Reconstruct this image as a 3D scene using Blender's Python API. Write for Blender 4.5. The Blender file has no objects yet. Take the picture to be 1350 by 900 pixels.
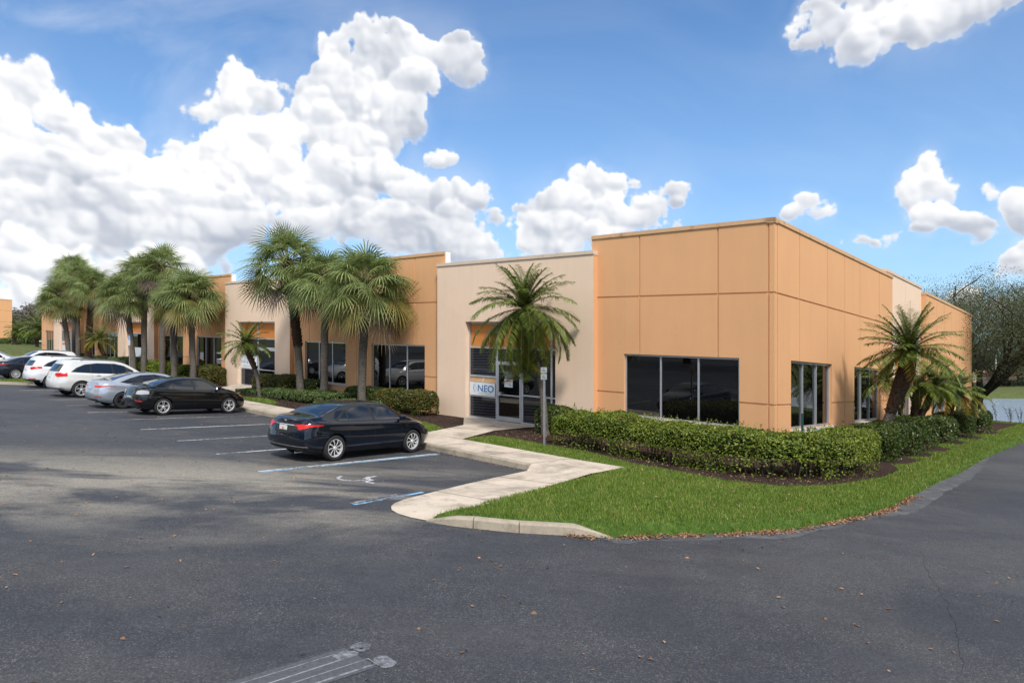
import bpy, math, random
import numpy as np
from mathutils import Vector, Matrix
random.seed(7)
RNG = np.random.default_rng(7)
PI = math.pi
scene = bpy.context.scene
COL = scene.collection

# ------------------------------------------------------------------ site frame
# s runs along the long front of the building (away to the left), t runs into the building, z is height above the
# paved grade.  All heights are sheared down rightwards to fit a tilted image horizon, metres per metre.
SHEAR = 0.0504  # height shear of ground and buildings alike, not a natural fall
FH = np.array([-0.74081, 0.67171])
RH = np.array([0.67171, 0.74081])
C0 = np.array([7.49, 19.33])
EYE = 2.6


def grade(x):  # ground level under the height shear
    x = max(-150.0, min(36.0, x))
    return -SHEAR * x


def XY(s, t):
    return (C0[0] + s * FH[0] + t * RH[0], C0[1] + s * FH[1] + t * RH[1])


def W(s, t, z=0.0):
    x, y = XY(s, t)
    return (x, y, z + grade(x))


def lot_t(s, t):           # the parking rows run very slightly off the facade line
    return t + 0.036 * s


# ------------------------------------------------------------------ object helpers
def link(o, parent=None):
    COL.objects.link(o)
    if parent is not None:
        o.parent = parent
    return o


def tag(o, label=None, cat=None, group=None, kind=None):
    if label: o['label'] = label
    if cat: o['category'] = cat
    if group: o['group'] = group
    if kind: o['kind'] = kind
    return o


def thing(name, label, cat, loc=(0, 0, 0), rz=0.0, group=None):
    o = bpy.data.objects.new(name, None)
    o.empty_display_size = 0.3
    link(o)
    o.location = loc
    o.rotation_euler = (0, 0, rz)
    return tag(o, label, cat, group)


def set_mats(me, mats):
    for m in (mats if isinstance(mats, (list, tuple)) else [mats]):
        me.materials.append(m)


class MB:
    """collects faces, builds ONE mesh object"""
    def __init__(self, fn=None):
        self.v = []; self.f = []; self.mi = []; self.fn = fn; self.cur = 0

    def face(self, pts):
        b = len(self.v)
        self.v.extend([tuple(p) for p in pts])
        self.f.append(tuple(range(b, b + len(pts)))); self.mi.append(self.cur)

    def add(self, verts, faces):
        b = len(self.v)
        self.v.extend([tuple(p) for p in verts])
        for f in faces:
            self.f.append(tuple(b + i for i in f)); self.mi.append(self.cur)

    def box(self, a, b, bevel=0.0):
        x0, y0, z0 = [min(a[i], b[i]) for i in range(3)]
        x1, y1, z1 = [max(a[i], b[i]) for i in range(3)]
        if bevel <= 0:
            self.add([(x0, y0, z0), (x1, y0, z0), (x1, y1, z0), (x0, y1, z0), (x0, y0, z1), (x1, y0, z1), (x1, y1, z1), (x0, y1, z1)],
                     [(0, 3, 2, 1), (4, 5, 6, 7), (0, 1, 5, 4), (1, 2, 6, 5), (2, 3, 7, 6), (3, 0, 4, 7)])
            return
        e = min(bevel, (x1 - x0) / 2.01, (y1 - y0) / 2.01, (z1 - z0) / 2.01)
        V = []; idx = {}
        for sx in (0, 1):
            for sy in (0, 1):
                for sz in (0, 1):
                    X = (x0, x1)[sx]; Y = (y0, y1)[sy]; Z = (z0, z1)[sz]
                    ix = X + e * (1 - 2 * sx); iy = Y + e * (1 - 2 * sy); iz = Z + e * (1 - 2 * sz)
                    idx[sx, sy, sz, 0] = len(V); V.append((X, iy, iz))
                    idx[sx, sy, sz, 1] = len(V); V.append((ix, Y, iz))
                    idx[sx, sy, sz, 2] = len(V); V.append((ix, iy, Z))
        F = []
        for s in (0, 1):
            F.append([idx[s, 0, 0, 0], idx[s, 1, 0, 0], idx[s, 1, 1, 0], idx[s, 0, 1, 0]])
            F.append([idx[0, s, 0, 1], idx[1, s, 0, 1], idx[1, s, 1, 1], idx[0, s, 1, 1]])
            F.append([idx[0, 0, s, 2], idx[1, 0, s, 2], idx[1, 1, s, 2], idx[0, 1, s, 2]])
        for a in (0, 1):
            for c in (0, 1):
                F.append([idx[a, c, 0, 0], idx[a, c, 1, 0], idx[a, c, 1, 1], idx[a, c, 0, 1]])
                F.append([idx[a, 0, c, 0], idx[a, 1, c, 0], idx[a, 1, c, 2], idx[a, 0, c, 2]])
                F.append([idx[0, a, c, 1], idx[1, a, c, 1], idx[1, a, c, 2], idx[0, a, c, 2]])
        for k in [(a, c, d) for a in (0, 1) for c in (0, 1) for d in (0, 1)]:
            F.append([idx[k + (0,)], idx[k + (1,)], idx[k + (2,)]])
        self.add(V, F)

    def prism(self, poly, z0, z1):
        n = len(poly)
        self.add([(p[0], p[1], z0) for p in poly] + [(p[0], p[1], z1) for p in poly],
                 [tuple(range(n - 1, -1, -1)), tuple(range(n, 2 * n))] + [(i, (i + 1) % n, n + (i + 1) % n, n + i) for i in range(n)])

    def tube(self, pts, rad, n=8, cap=True):
        pts = [Vector(p) for p in pts]
        if not isinstance(rad, (list, tuple)): rad = [rad] * len(pts)
        rings = []
        up = Vector((0, 0, 1))
        prev = None
        for i, p in enumerate(pts):
            d = (pts[min(i + 1, len(pts) - 1)] - pts[max(i - 1, 0)])
            d = d.normalized() if d.length > 1e-9 else Vector((0, 0, 1))
            ref = prev if prev is not None else (Vector((1, 0, 0)) if abs(d.z) > 0.9 else up)
            a = ref - d * ref.dot(d)
            if a.length < 1e-4: a = d.orthogonal()
            a.normalize(); b = d.cross(a); prev = a
            rings.append([p + (a * math.cos(2 * PI * k / n) + b * math.sin(2 * PI * k / n)) * rad[i] for k in range(n)])
        V = [v for r in rings for v in r]; F = []
        for i in range(len(rings) - 1):
            for k in range(n):
                F.append((i * n + k, i * n + (k + 1) % n, (i + 1) * n + (k + 1) % n, (i + 1) * n + k))
        if cap:
            F.append(tuple(range(n - 1, -1, -1))); F.append(tuple((len(rings) - 1) * n + k for k in range(n)))
        self.add(V, F)

    def lathe(self, prof, n=32, axis='z', c=(0, 0, 0)):
        V = []; F = []
        for (r, h) in prof:
            for k in range(n):
                a = 2 * PI * k / n
                if axis == 'z': V.append((c[0] + r * math.cos(a), c[1] + r * math.sin(a), c[2] + h))
                else: V.append((c[0] + r * math.cos(a), c[1] + h, c[2] + r * math.sin(a)))
        for i in range(len(prof) - 1):
            for k in range(n):
                F.append((i * n + k, i * n + (k + 1) % n, (i + 1) * n + (k + 1) % n, (i + 1) * n + k))
        self.add(V, F)

    def mesh(self, name, mats, smooth=None, off=(0, 0, 0)):
        vs = self.v
        if self.fn: vs = [self.fn(*p) for p in vs]
        if any(off): vs = [(p[0] - off[0], p[1] - off[1], p[2] - off[2]) for p in vs]
        me = bpy.data.meshes.new(name)
        me.from_pydata([tuple(map(float, p)) for p in vs], [], self.f)
        set_mats(me, mats)
        me.polygons.foreach_set('material_index', self.mi)
        if smooth is not None:
            me.polygons.foreach_set('use_smooth', [True] * len(me.polygons))
            me.update()
            me.set_sharp_from_angle(angle=math.radians(smooth))
        me.update()
        return me

    def build(self, name, mats, parent=None, smooth=None, weld=False):
        off = (0, 0, 0)
        if parent is not None and self.fn is not None:      # world-mapped parts sit relative to their thing
            p = parent
            while p is not None:
                off = tuple(off[i] + p.location[i] for i in range(3)); p = p.parent
        me = self.mesh(name, mats, None if weld else smooth, off)
        if weld:
            import bmesh
            bm = bmesh.new(); bm.from_mesh(me)
            bmesh.ops.remove_doubles(bm, verts=bm.verts, dist=1e-4)
            bmesh.ops.recalc_face_normals(bm, faces=bm.faces)
            bm.to_mesh(me); bm.free()
            if smooth is not None:
                me.polygons.foreach_set('use_smooth', [True] * len(me.polygons))
                me.set_sharp_from_angle(angle=math.radians(smooth))
        return link(bpy.data.objects.new(name, me), parent)


def np_mesh(name, verts, nper, mats, mi=None):
    """verts: (N*nper,3) independent faces of nper verts each"""
    n = len(verts) // nper
    me = bpy.data.meshes.new(name)
    me.vertices.add(len(verts)); me.loops.add(len(verts)); me.polygons.add(n)
    me.vertices.foreach_set('co', np.asarray(verts, dtype=np.float32).ravel())
    me.loops.foreach_set('vertex_index', np.arange(len(verts), dtype=np.int32))
    me.polygons.foreach_set('loop_start', np.arange(0, len(verts), nper, dtype=np.int32))
    set_mats(me, mats)
    if mi is not None: me.polygons.foreach_set('material_index', np.asarray(mi, dtype=np.int32))
    me.update(calc_edges=True)
    return me


def grid_mesh(name, V, F, mats):
    V = np.asarray(V, dtype=np.float32); F = np.asarray(F, dtype=np.int32)
    me = bpy.data.meshes.new(name)
    k = F.shape[1]
    me.vertices.add(len(V)); me.loops.add(F.size); me.polygons.add(len(F))
    me.vertices.foreach_set('co', V.ravel())
    me.loops.foreach_set('vertex_index', F.ravel())
    me.polygons.foreach_set('loop_start', np.arange(0, F.size, k, dtype=np.int32))
    set_mats(me, mats)
    me.update(calc_edges=True)
    return me


# ------------------------------------------------------------------ materials
class NT:
    def __init__(self, tree):
        self.t = tree

    def n(self, typ, ins=None, **kw):
        nd = self.t.nodes.new(typ)
        for k, v in kw.items(): setattr(nd, k, v)
        for k, v in (ins or {}).items():
            s = nd.inputs[k]
            if isinstance(v, bpy.types.NodeSocket): self.t.links.new(v, s)
            else: s.default_value = v
        return nd

    def math(self, op, a, b=None, c=None, clamp=False):
        nd = self.t.nodes.new('ShaderNodeMath'); nd.operation = op; nd.use_clamp = clamp
        for i, v in enumerate((a, b, c)):
            if v is None: continue
            if isinstance(v, bpy.types.NodeSocket): self.t.links.new(v, nd.inputs[i])
            else: nd.inputs[i].default_value = v
        return nd.outputs[0]

    def ramp(self, fac, stops, interp='LINEAR'):
        nd = self.t.nodes.new('ShaderNodeValToRGB'); cr = nd.color_ramp; cr.interpolation = interp
        while len(cr.elements) < len(stops): cr.elements.new(0.5)
        for e, (p, c) in zip(cr.elements, stops):
            e.position = p; e.color = (c[0], c[1], c[2], 1) if isinstance(c, (tuple, list)) else (c, c, c, 1)
        self.t.links.new(fac, nd.inputs[0])
        return nd.outputs[0]

    def mix(self, fac, a, b, blend='MIX'):
        nd = self.t.nodes.new('ShaderNodeMix'); nd.data_type = 'RGBA'; nd.blend_type = blend
        for i, v in ((0, fac), (6, a), (7, b)):
            if isinstance(v, bpy.types.NodeSocket): self.t.links.new(v, nd.inputs[i])
            elif i == 0: nd.inputs[0].default_value = v
            else: nd.inputs[i].default_value = (v[0], v[1], v[2], 1)
        return nd.outputs[2]

    def noise(self, vec, scale, detail=4, rough=0.55, out='Fac', dist=0.0):
        nd = self.n('ShaderNodeTexNoise', {'Scale': scale, 'Detail': detail, 'Roughness': rough, 'Distortion': dist})
        if vec is not None: self.t.links.new(vec, nd.inputs['Vector'])
        return nd.outputs[out]


def new_mat(name):
    m = bpy.data.materials.new(name); m.use_nodes = True
    nt = NT(m.node_tree)
    b = m.node_tree.nodes['Principled BSDF']
    return m, nt, b


def coords(nt, scale=(1, 1, 1)):
    c = nt.n('ShaderNodeNewGeometry').outputs['Position']
    if scale != (1, 1, 1):
        c = nt.n('ShaderNodeMapping', {'Vector': c, 'Scale': scale}).outputs[0]
    return c


def simple(name, col, rough=0.5, metal=0.0, var=0.0, vscale=3.0, bump=0.0, bscale=60.0, spec=0.5, coat=0.0):
    m, nt, b = new_mat(name)
    b.inputs['Roughness'].default_value = rough
    b.inputs['Metallic'].default_value = metal
    b.inputs['Specular IOR Level'].default_value = spec
    b.inputs['Coat Weight'].default_value = coat
    b.inputs['Coat Roughness'].default_value = 0.03
    if var > 0:
        p = coords(nt)
        f = nt.noise(p, vscale, 5, 0.6)
        lo = [c * (1 - var) for c in col]; hi = [min(1, c * (1 + var)) for c in col]
        nt.t.links.new(nt.ramp(f, [(0.3, lo), (0.7, hi)]), b.inputs['Base Color'])
    else:
        b.inputs['Base Color'].default_value = (*col, 1)
    if bump > 0:
        bp = nt.n('ShaderNodeBump', {'Strength': bump, 'Distance': 0.01, 'Height': nt.noise(coords(nt), bscale, 3, 0.6)})
        nt.t.links.new(bp.outputs[0], b.inputs['Normal'])
    return m


def stucco(name, col, mildew=0.0):
    m, nt, b = new_mat(name)
    p = coords(nt)
    big = nt.noise(p, 0.45, 4, 0.6)
    streak = nt.noise(coords(nt, (3.5, 3.5, 0.25)), 1.0, 5, 0.65)
    fine = nt.noise(p, 9.0, 4, 0.7)
    f = nt.math('ADD', nt.math('MULTIPLY', big, 0.45), nt.math('ADD', nt.math('MULTIPLY', streak, 0.35), nt.math('MULTIPLY', fine, 0.2)))
    c = nt.ramp(f, [(0.34, [x * 0.94 for x in col]), (0.5, col), (0.66, [min(1, x * 1.04) for x in col])])
    # faint rain streaks and patches of old touch-up paint
    rs = nt.noise(coords(nt, (9.0, 9.0, 0.18)), 1.0, 4, 0.7)
    c = nt.mix(nt.ramp(rs, [(0.60, 0.0), (0.80, 0.16)]), c, [x * 0.62 for x in col])
    pt = nt.noise(p, 0.9, 2, 0.4)
    c = nt.mix(nt.ramp(pt, [(0.60, 0.0), (0.62, 0.07)]), c, [min(1, x * 1.15) for x in col])
    if mildew:
        md = nt.noise(p, 2.3, 6, 0.75)
        c = nt.mix(nt.ramp(md, [(0.56, 0.0), (0.70, mildew)]), c, (0.06, 0.055, 0.04))
    nt.t.links.new(c, b.inputs['Base Color'])
    b.inputs['Roughness'].default_value = 0.85
    b.inputs['Specular IOR Level'].default_value = 0.25
    bp = nt.n('ShaderNodeBump', {'Strength': 0.35, 'Distance': 0.006, 'Height': nt.noise(p, 55.0, 4, 0.7)})
    nt.t.links.new(bp.outputs[0], b.inputs['Normal'])
    return m


def leafmat(name, cols, trans=0.25, rough=0.5, scale=0.6, spec=0.4):
    """colour per leaf at random + slow clump variation"""
    m, nt, b = new_mat(name)
    isl = nt.n('ShaderNodeNewGeometry').outputs['Random Per Island']
    p = coords(nt)
    cl = nt.noise(p, scale, 3, 0.6)
    f = nt.math('ADD', nt.math('MULTIPLY', isl, 0.65), nt.math('MULTIPLY', cl, 0.5), clamp=True)
    n = len(cols)
    c = nt.ramp(f, [(0.08 + 0.9 * i / (n - 1), cols[i]) for i in range(n)])
    nt.t.links.new(c, b.inputs['Base Color'])
    b.inputs['Roughness'].default_value = rough
    b.inputs['Specular IOR Level'].default_value = spec
    tr = nt.n('ShaderNodeBsdfTranslucent')
    nt.t.links.new(c, tr.inputs['Color'])
    mx = nt.n('ShaderNodeMixShader', {'Fac': trans})
    nt.t.links.new(b.outputs[0], mx.inputs[1]); nt.t.links.new(tr.outputs[0], mx.inputs[2])
    out = m.node_tree.nodes['Material Output']
    nt.t.links.new(mx.outputs[0], out.inputs['Surface'])
    return m


M = {}
ORANGE = (0.71, 0.385, 0.190)
CREAM = (0.80, 0.60, 0.445)
M['orange'] = stucco('orange_stucco', ORANGE)
M['cream'] = stucco('cream_stucco', CREAM)
M['orange_deep'] = stucco('deep_orange_stucco', (0.55, 0.21, 0.055))
M['cap'] = stucco('cap_orange', (0.64, 0.39, 0.21), 0.6)
M['capc'] = stucco('cap_cream', (0.66, 0.52, 0.40), 0.4)
M['white'] = simple('white_membrane', (0.72, 0.73, 0.72), 0.6, var=0.08)
M['alu'] = simple('anodised_frame', (0.50, 0.52, 0.55), 0.38, metal=0.55, var=0.06, vscale=2)
M['sill'] = simple('pale_sill', (0.60, 0.62, 0.64), 0.6, var=0.15, vscale=4)
M['glass'] = simple('dark_glass', (0.0025, 0.0027, 0.0035), 0.012, spec=1.0)
M['blind'] = None
M['signwhite'] = simple('sign_white', (0.70, 0.72, 0.74), 0.45, var=0.03)
M['signblue'] = simple('sign_blue', (0.03, 0.16, 0.42), 0.5)
M['signgreen'] = simple('sign_green', (0.33, 0.55, 0.30), 0.5)
M['signred'] = simple('sign_red', (0.30, 0.02, 0.02), 0.5)
M['signorange'] = simple('sign_orange', (0.70, 0.17, 0.04), 0.5)
M['paleblue'] = simple('sign_pale_blue', (0.25, 0.45, 0.62), 0.5)
M['dullplate'] = simple('weathered_plate', (0.40, 0.42, 0.42), 0.5, var=0.12, vscale=9)
M['slate'] = simple('slate_paper', (0.16, 0.17, 0.25), 0.6)
M['ink'] = simple('ink', (0.03, 0.03, 0.035), 0.6)
M['spandrel'] = simple('tan_spandrel', (0.60, 0.38, 0.20), 0.6, var=0.06)
M['black'] = simple('black_trim', (0.012, 0.012, 0.013), 0.45)
M['galv'] = simple('galvanised', (0.30, 0.31, 0.33), 0.5, metal=0.4, var=0.15, vscale=12)
M['concrete'] = None


def blinds_mat():
    m, nt, b = new_mat('glass_over_blinds')
    z = nt.n('ShaderNodeSeparateXYZ', {'Vector': coords(nt)}).outputs['Z']
    w = nt.math('SINE', nt.math('MULTIPLY', z, 2 * PI / 0.11))
    c = nt.ramp(nt.math('MULTIPLY_ADD', w, 0.5, 0.5), [(0.25, (0.010, 0.011, 0.014)), (0.8, (0.035, 0.037, 0.046))])
    nt.t.links.new(c, b.inputs['Base Color'])
    b.inputs['Roughness'].default_value = 0.05
    return m


M['blind'] = blinds_mat()


def asphalt_mat():
    m, nt, b = new_mat('asphalt')
    p = coords(nt)
    base = nt.noise(p, 0.22, 6, 0.62, dist=0.4)
    base2 = nt.noise(p, 0.9, 5, 0.6)
    col = nt.ramp(base, [(0.3, (0.030, 0.033, 0.040)), (0.5, (0.038, 0.041, 0.049)), (0.72, (0.052, 0.055, 0.062))])
    # dusty tan patches, long in the direction of travel across the lot
    q = nt.n('ShaderNodeMapping', {'Vector': p, 'Rotation': (0, 0, math.radians(40)), 'Scale': (0.16, 0.40, 1)}).outputs[0]
    dust = nt.noise(q, 1.0, 6, 0.62, dist=0.5)
    dm = nt.ramp(dust, [(0.45, 0.0), (0.57, 1.0)])
    # where the dust collects: a swale through the middle of the lot
    sx = nt.n('ShaderNodeSeparateXYZ', {'Vector': p})
    dx = nt.math('MULTIPLY', nt.math('ADD', sx.outputs['X'], 6.0), 1 / 11.0)
    dy = nt.math('MULTIPLY', nt.math('SUBTRACT', sx.outputs['Y'], 12.5), 1 / 4.2)
    rr = nt.math('SQRT', nt.math('ADD', nt.math('MULTIPLY', dx, dx), nt.math('MULTIPLY', dy, dy)))
    band = nt.ramp(rr, [(0.25, 1.0), (1.25 / 1.0 if False else 1.0, 0.0)])
    dm2 = nt.math('MULTIPLY', nt.math('ADD', nt.math('MULTIPLY', dm, 0.95), 0.0), nt.math('MULTIPLY_ADD', band, 0.92, 0.08), clamp=True)
    col = nt.mix(nt.math('MULTIPLY', dm2, 0.9), col, (0.27, 0.245, 0.20))
    # dark wet-looking seal patches
    seal = nt.ramp(nt.noise(p, 0.35, 3, 0.5, dist=0.8), [(0.36, 1.0), (0.42, 0.0)])
    col = nt.mix(nt.math('MULTIPLY', seal, 0.18), col, (0.026, 0.029, 0.038))
    # stones
    st = nt.n('ShaderNodeTexVoronoi', {'Vector': p, 'Scale': 75.0}, feature='F1')
    rnd = nt.n('ShaderNodeSeparateColor', {'Color': st.outputs['Color']}).outputs[0]
    stone = nt.math('MULTIPLY', nt.ramp(rnd, [(0.55, 0.0), (1.0, 1.0)]), nt.ramp(st.outputs['Distance'], [(0.3, 1.0), (0.6, 0.0)]))
    clear = nt.ramp(base2, [(0.38, 0.25), (0.62, 1.0)])
    col = nt.mix(nt.math('MULTIPLY', nt.math('MULTIPLY', stone, clear), 0.62), col, (0.26, 0.25, 0.235))
    fine = nt.noise(p, 38.0, 6, 0.85)
    col = nt.mix(1.0, col, nt.ramp(fine, [(0.30, (0.42, 0.42, 0.44)), (0.5, (0.95, 0.95, 0.95)), (0.66, (1.9, 1.87, 1.8))]), 'MULTIPLY')
    blot = nt.noise(p, 3.2, 5, 0.7)
    col = nt.mix(1.0, col, nt.ramp(blot, [(0.3, (0.88, 0.88, 0.89)), (0.7, (1.12, 1.12, 1.11))]), 'MULTIPLY')
    # worn tracks
    tr = nt.noise(nt.n('ShaderNodeMapping', {'Vector': p, 'Rotation': (0, 0, math.radians(48)), 'Scale': (0.05, 1.3, 1)}).outputs[0], 1.0, 3, 0.5)
    col = nt.mix(nt.ramp(tr, [(0.55, 0.0), (0.75, 0.22)]), col, (0.085, 0.088, 0.094))
    nt.t.links.new(col, b.inputs['Base Color'])
    b.inputs['Specular IOR Level'].default_value = 0.35
    rg = nt.ramp(base2, [(0.3, 0.62), (0.7, 0.85)])
    nt.t.links.new(rg, b.inputs['Roughness'])
    bp = nt.n('ShaderNodeBump', {'Strength': 0.5, 'Distance': 0.008, 'Height': nt.noise(p, 90.0, 4, 0.75)})
    nt.t.links.new(bp.outputs[0], b.inputs['Normal'])
    return m


def concrete_mat(name='concrete', col=(0.50, 0.44, 0.37), stain=0.65, joint=True):
    m, nt, b = new_mat(name)
    p = coords(nt)
    a = nt.noise(p, 1.1, 6, 0.65, dist=0.6)
    c = nt.ramp(a, [(0.32, [x * stain for x in col]), (0.5, [x * 0.93 for x in col]), (0.7, [x * 1.08 for x in col])])
    dk = nt.noise(p, 2.6, 5, 0.7)
    c = nt.mix(nt.ramp(dk, [(0.52, 0.0), (0.68, 0.62)]), c, [x * 0.40 for x in col])
    f = nt.noise(p, 40, 4, 0.7)
    c = nt.mix(0.3, c, nt.ramp(f, [(0.3, 0.3), (0.7, 0.7)]), 'OVERLAY')
    nt.t.links.new(c, b.inputs['Base Color'])
    b.inputs['Roughness'].default_value = 0.85
    b.inputs['Specular IOR Level'].default_value = 0.25
    bp = nt.n('ShaderNodeBump', {'Strength': 0.3, 'Distance': 0.005, 'Height': nt.noise(p, 70.0, 4, 0.7)})
    nt.t.links.new(bp.outputs[0], b.inputs['Normal'])
    return m


def soil_mat(name, lo, mid, hi, s=18.0, bump=1.0):
    m, nt, b = new_mat(name)
    p = coords(nt)
    v = nt.noise(nt.n('ShaderNodeMapping', {'Vector': p, 'Scale': (1, 1, 1)}).outputs[0], s, 6, 0.75)
    c = nt.ramp(v, [(0.3, lo), (0.5, mid), (0.72, hi)])
    c = nt.mix(0.6, c, nt.ramp(nt.noise(p, 0.8, 4, 0.6), [(0.3, 0.35), (0.7, 0.62)]), 'OVERLAY')
    nt.t.links.new(c, b.inputs['Base Color'])
    b.inputs['Roughness'].default_value = 0.95
    b.inputs['Specular IOR Level'].default_value = 0.1
    bp = nt.n('ShaderNodeBump', {'Strength': bump, 'Distance': 0.03, 'Height': v})
    nt.t.links.new(bp.outputs[0], b.inputs['Normal'])
    return m


def paint_mat(name, col, wear=0.45):
    m, nt, b = new_mat(name)
    p = coords(nt)
    w = nt.noise(p, 14.0, 6, 0.8)
    w2 = nt.noise(p, 1.2, 3, 0.5)
    f = nt.math('ADD', nt.math('MULTIPLY', w, 0.7), nt.math('MULTIPLY', w2, 0.35))
    c = nt.ramp(f, [(wear, (0.07, 0.072, 0.08)), (wear + 0.12, col)])
    nt.t.links.new(c, b.inputs['Base Color'])
    b.inputs['Roughness'].default_value = 0.75
    return m


M['asphalt'] = asphalt_mat()
M['concrete'] = concrete_mat('concrete', (0.57, 0.485, 0.39), 0.55)
M['kerb'] = concrete_mat('kerb_concrete', (0.40, 0.34, 0.26), 0.6)
M['mulch'] = soil_mat('bark_mulch', (0.014, 0.010, 0.008), (0.045, 0.029, 0.023), (0.12, 0.078, 0.060), 26.0, 1.0)
M['lawnbase'] = soil_mat('turf', (0.028, 0.055, 0.010), (0.055, 0.105, 0.018), (0.10, 0.15, 0.032), 9.0, 0.8)
M['dirt'] = soil_mat('ground_soil', (0.05, 0.07, 0.02), (0.09, 0.11, 0.035), (0.15, 0.14, 0.06), 2.0, 0.4)
M['paintwhite'] = paint_mat('white_line_paint', (0.60, 0.60, 0.58), 0.44)
M['paintworn'] = paint_mat('worn_white_paint', (0.48, 0.48, 0.48), 0.48)
M['paintblue'] = paint_mat('blue_line_paint', (0.22, 0.42, 0.62), 0.44)
M['grass'] = leafmat('grass_blades', [(0.050, 0.090, 0.010), (0.110, 0.185, 0.017), (0.19, 0.275, 0.034), (0.38, 0.35, 0.11)], 0.3, 0.55, 1.3)
M['bark'] = soil_mat('palm_bark', (0.05, 0.043, 0.038), (0.12, 0.105, 0.09), (0.22, 0.195, 0.17), 14.0, 0.9)
M['boots'] = soil_mat('palm_boots', (0.022, 0.013, 0.009), (0.075, 0.045, 0.030), (0.17, 0.11, 0.075), 22.0, 1.0)
M['oakbark'] = soil_mat('oak_bark', (0.02, 0.016, 0.013), (0.05, 0.04, 0.033), (0.10, 0.085, 0.07), 12.0, 0.9)
M['sabal'] = leafmat('fan_palm_leaf', [(0.058, 0.090, 0.024), (0.140, 0.195, 0.058), (0.25, 0.31, 0.105), (0.42, 0.44, 0.19)], 0.38, 0.45, 0.9)
M['sabal_yellow'] = leafmat('ageing_fan_leaf', [(0.09, 0.10, 0.02), (0.20, 0.19, 0.045), (0.30, 0.22, 0.07)], 0.25, 0.55, 0.9)
M['deadleaf'] = leafmat('dead_frond', [(0.05, 0.035, 0.025), (0.13, 0.10, 0.075), (0.22, 0.18, 0.14)], 0.1, 0.8, 0.9)
M['feather'] = leafmat('feather_palm_leaf', [(0.040, 0.072, 0.012), (0.10, 0.155, 0.024), (0.18, 0.24, 0.044), (0.30, 0.31, 0.08)], 0.3, 0.45, 1.2)
M['feather_yellow'] = leafmat('yellowing_frond', [(0.12, 0.14, 0.015), (0.23, 0.21, 0.02), (0.33, 0.22, 0.03)], 0.3, 0.5, 1.2)
M['rachis'] = simple('frond_stem', (0.20, 0.19, 0.07), 0.5)
M['hedge'] = leafmat('hedge_leaf', [(0.032, 0.050, 0.006), (0.090, 0.135, 0.012), (0.17, 0.23, 0.020), (0.34, 0.34, 0.05)], 0.22, 0.5, 1.6)
M['shrub'] = leafmat('shrub_leaf', [(0.016, 0.032, 0.006), (0.035, 0.065, 0.010), (0.065, 0.10, 0.016), (0.12, 0.13, 0.03)], 0.18, 0.35, 1.6)
M['croton'] = leafmat('croton_leaf', [(0.02, 0.04, 0.008), (0.05, 0.08, 0.012), (0.10, 0.11, 0.02), (0.26, 0.12, 0.03)], 0.2, 0.4, 1.8)
M['cover'] = leafmat('ground_cover_leaf', [(0.04, 0.07, 0.018), (0.075, 0.125, 0.032), (0.12, 0.17, 0.05), (0.17, 0.21, 0.07)], 0.25, 0.5, 1.8)
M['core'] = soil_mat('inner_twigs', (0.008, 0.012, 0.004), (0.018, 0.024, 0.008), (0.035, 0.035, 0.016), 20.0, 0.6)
M['twig'] = simple('twig', (0.10, 0.075, 0.05), 0.85, var=0.3, vscale=8)
M['oak'] = leafmat('oak_leaf', [(0.030, 0.040, 0.018), (0.060, 0.076, 0.030), (0.10, 0.118, 0.05), (0.16, 0.165, 0.085)], 0.2, 0.6, 0.4)
M['wood'] = leafmat('woodland_leaf', [(0.045, 0.06, 0.022), (0.08, 0.095, 0.04), (0.13, 0.13, 0.07)], 0.2, 0.7, 0.15)
M['woodbrown'] = leafmat('bare_woodland', [(0.09, 0.075, 0.06), (0.15, 0.13, 0.10), (0.20, 0.18, 0.13)], 0.15, 0.8, 0.12)
M['dryleaf'] = leafmat('fallen_leaf', [(0.14, 0.06, 0.03), (0.28, 0.14, 0.07), (0.42, 0.25, 0.14)], 0.1, 0.7, 2.0)
M['barkchip'] = leafmat('bark_chip', [(0.02, 0.012, 0.009), (0.06, 0.034, 0.024), (0.14, 0.085, 0.06)], 0.0, 0.9, 3.0)
M['darkleaf'] = leafmat('dark_leaf', [(0.01, 0.014, 0.006), (0.02, 0.03, 0.010), (0.03, 0.04, 0.016)], 0.1, 0.6, 0.3)
M['tyre'] = simple('tyre_rubber', (0.018, 0.018, 0.019), 0.8, bump=0.3)
M['alloy'] = simple('wheel_alloy', (0.72, 0.72, 0.73), 0.35, metal=0.35)
M['alloydark'] = simple('wheel_alloy_dark', (0.20, 0.20, 0.21), 0.3, metal=0.8)
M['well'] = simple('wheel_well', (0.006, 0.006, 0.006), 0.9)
M['carglass'] = simple('car_glass', (0.004, 0.005, 0.006), 0.03, spec=0.9, coat=0.3)
M['tail'] = simple('tail_lamp_red', (0.60, 0.010, 0.010), 0.25, spec=0.4, coat=0.25)
M['clear'] = simple('clear_lamp', (0.45, 0.45, 0.47), 0.12, metal=0.3, coat=1.0)
M['amber'] = simple('amber_lamp', (0.60, 0.16, 0.03), 0.2, coat=0.8)
M['plate'] = simple('licence_plate', (0.62, 0.66, 0.62), 0.4)
M['chrome'] = simple('chrome', (0.75, 0.75, 0.77), 0.12, metal=1.0)
M['rust'] = simple('plate_mark', (0.65, 0.18, 0.05), 0.5)


def carpaint(name, col, metal=0.0, rough=0.28):
    m = simple(name, col, rough, metal, coat=1.0, spec=0.15 if sum(col) < 0.2 else 0.4)
    return m


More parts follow.
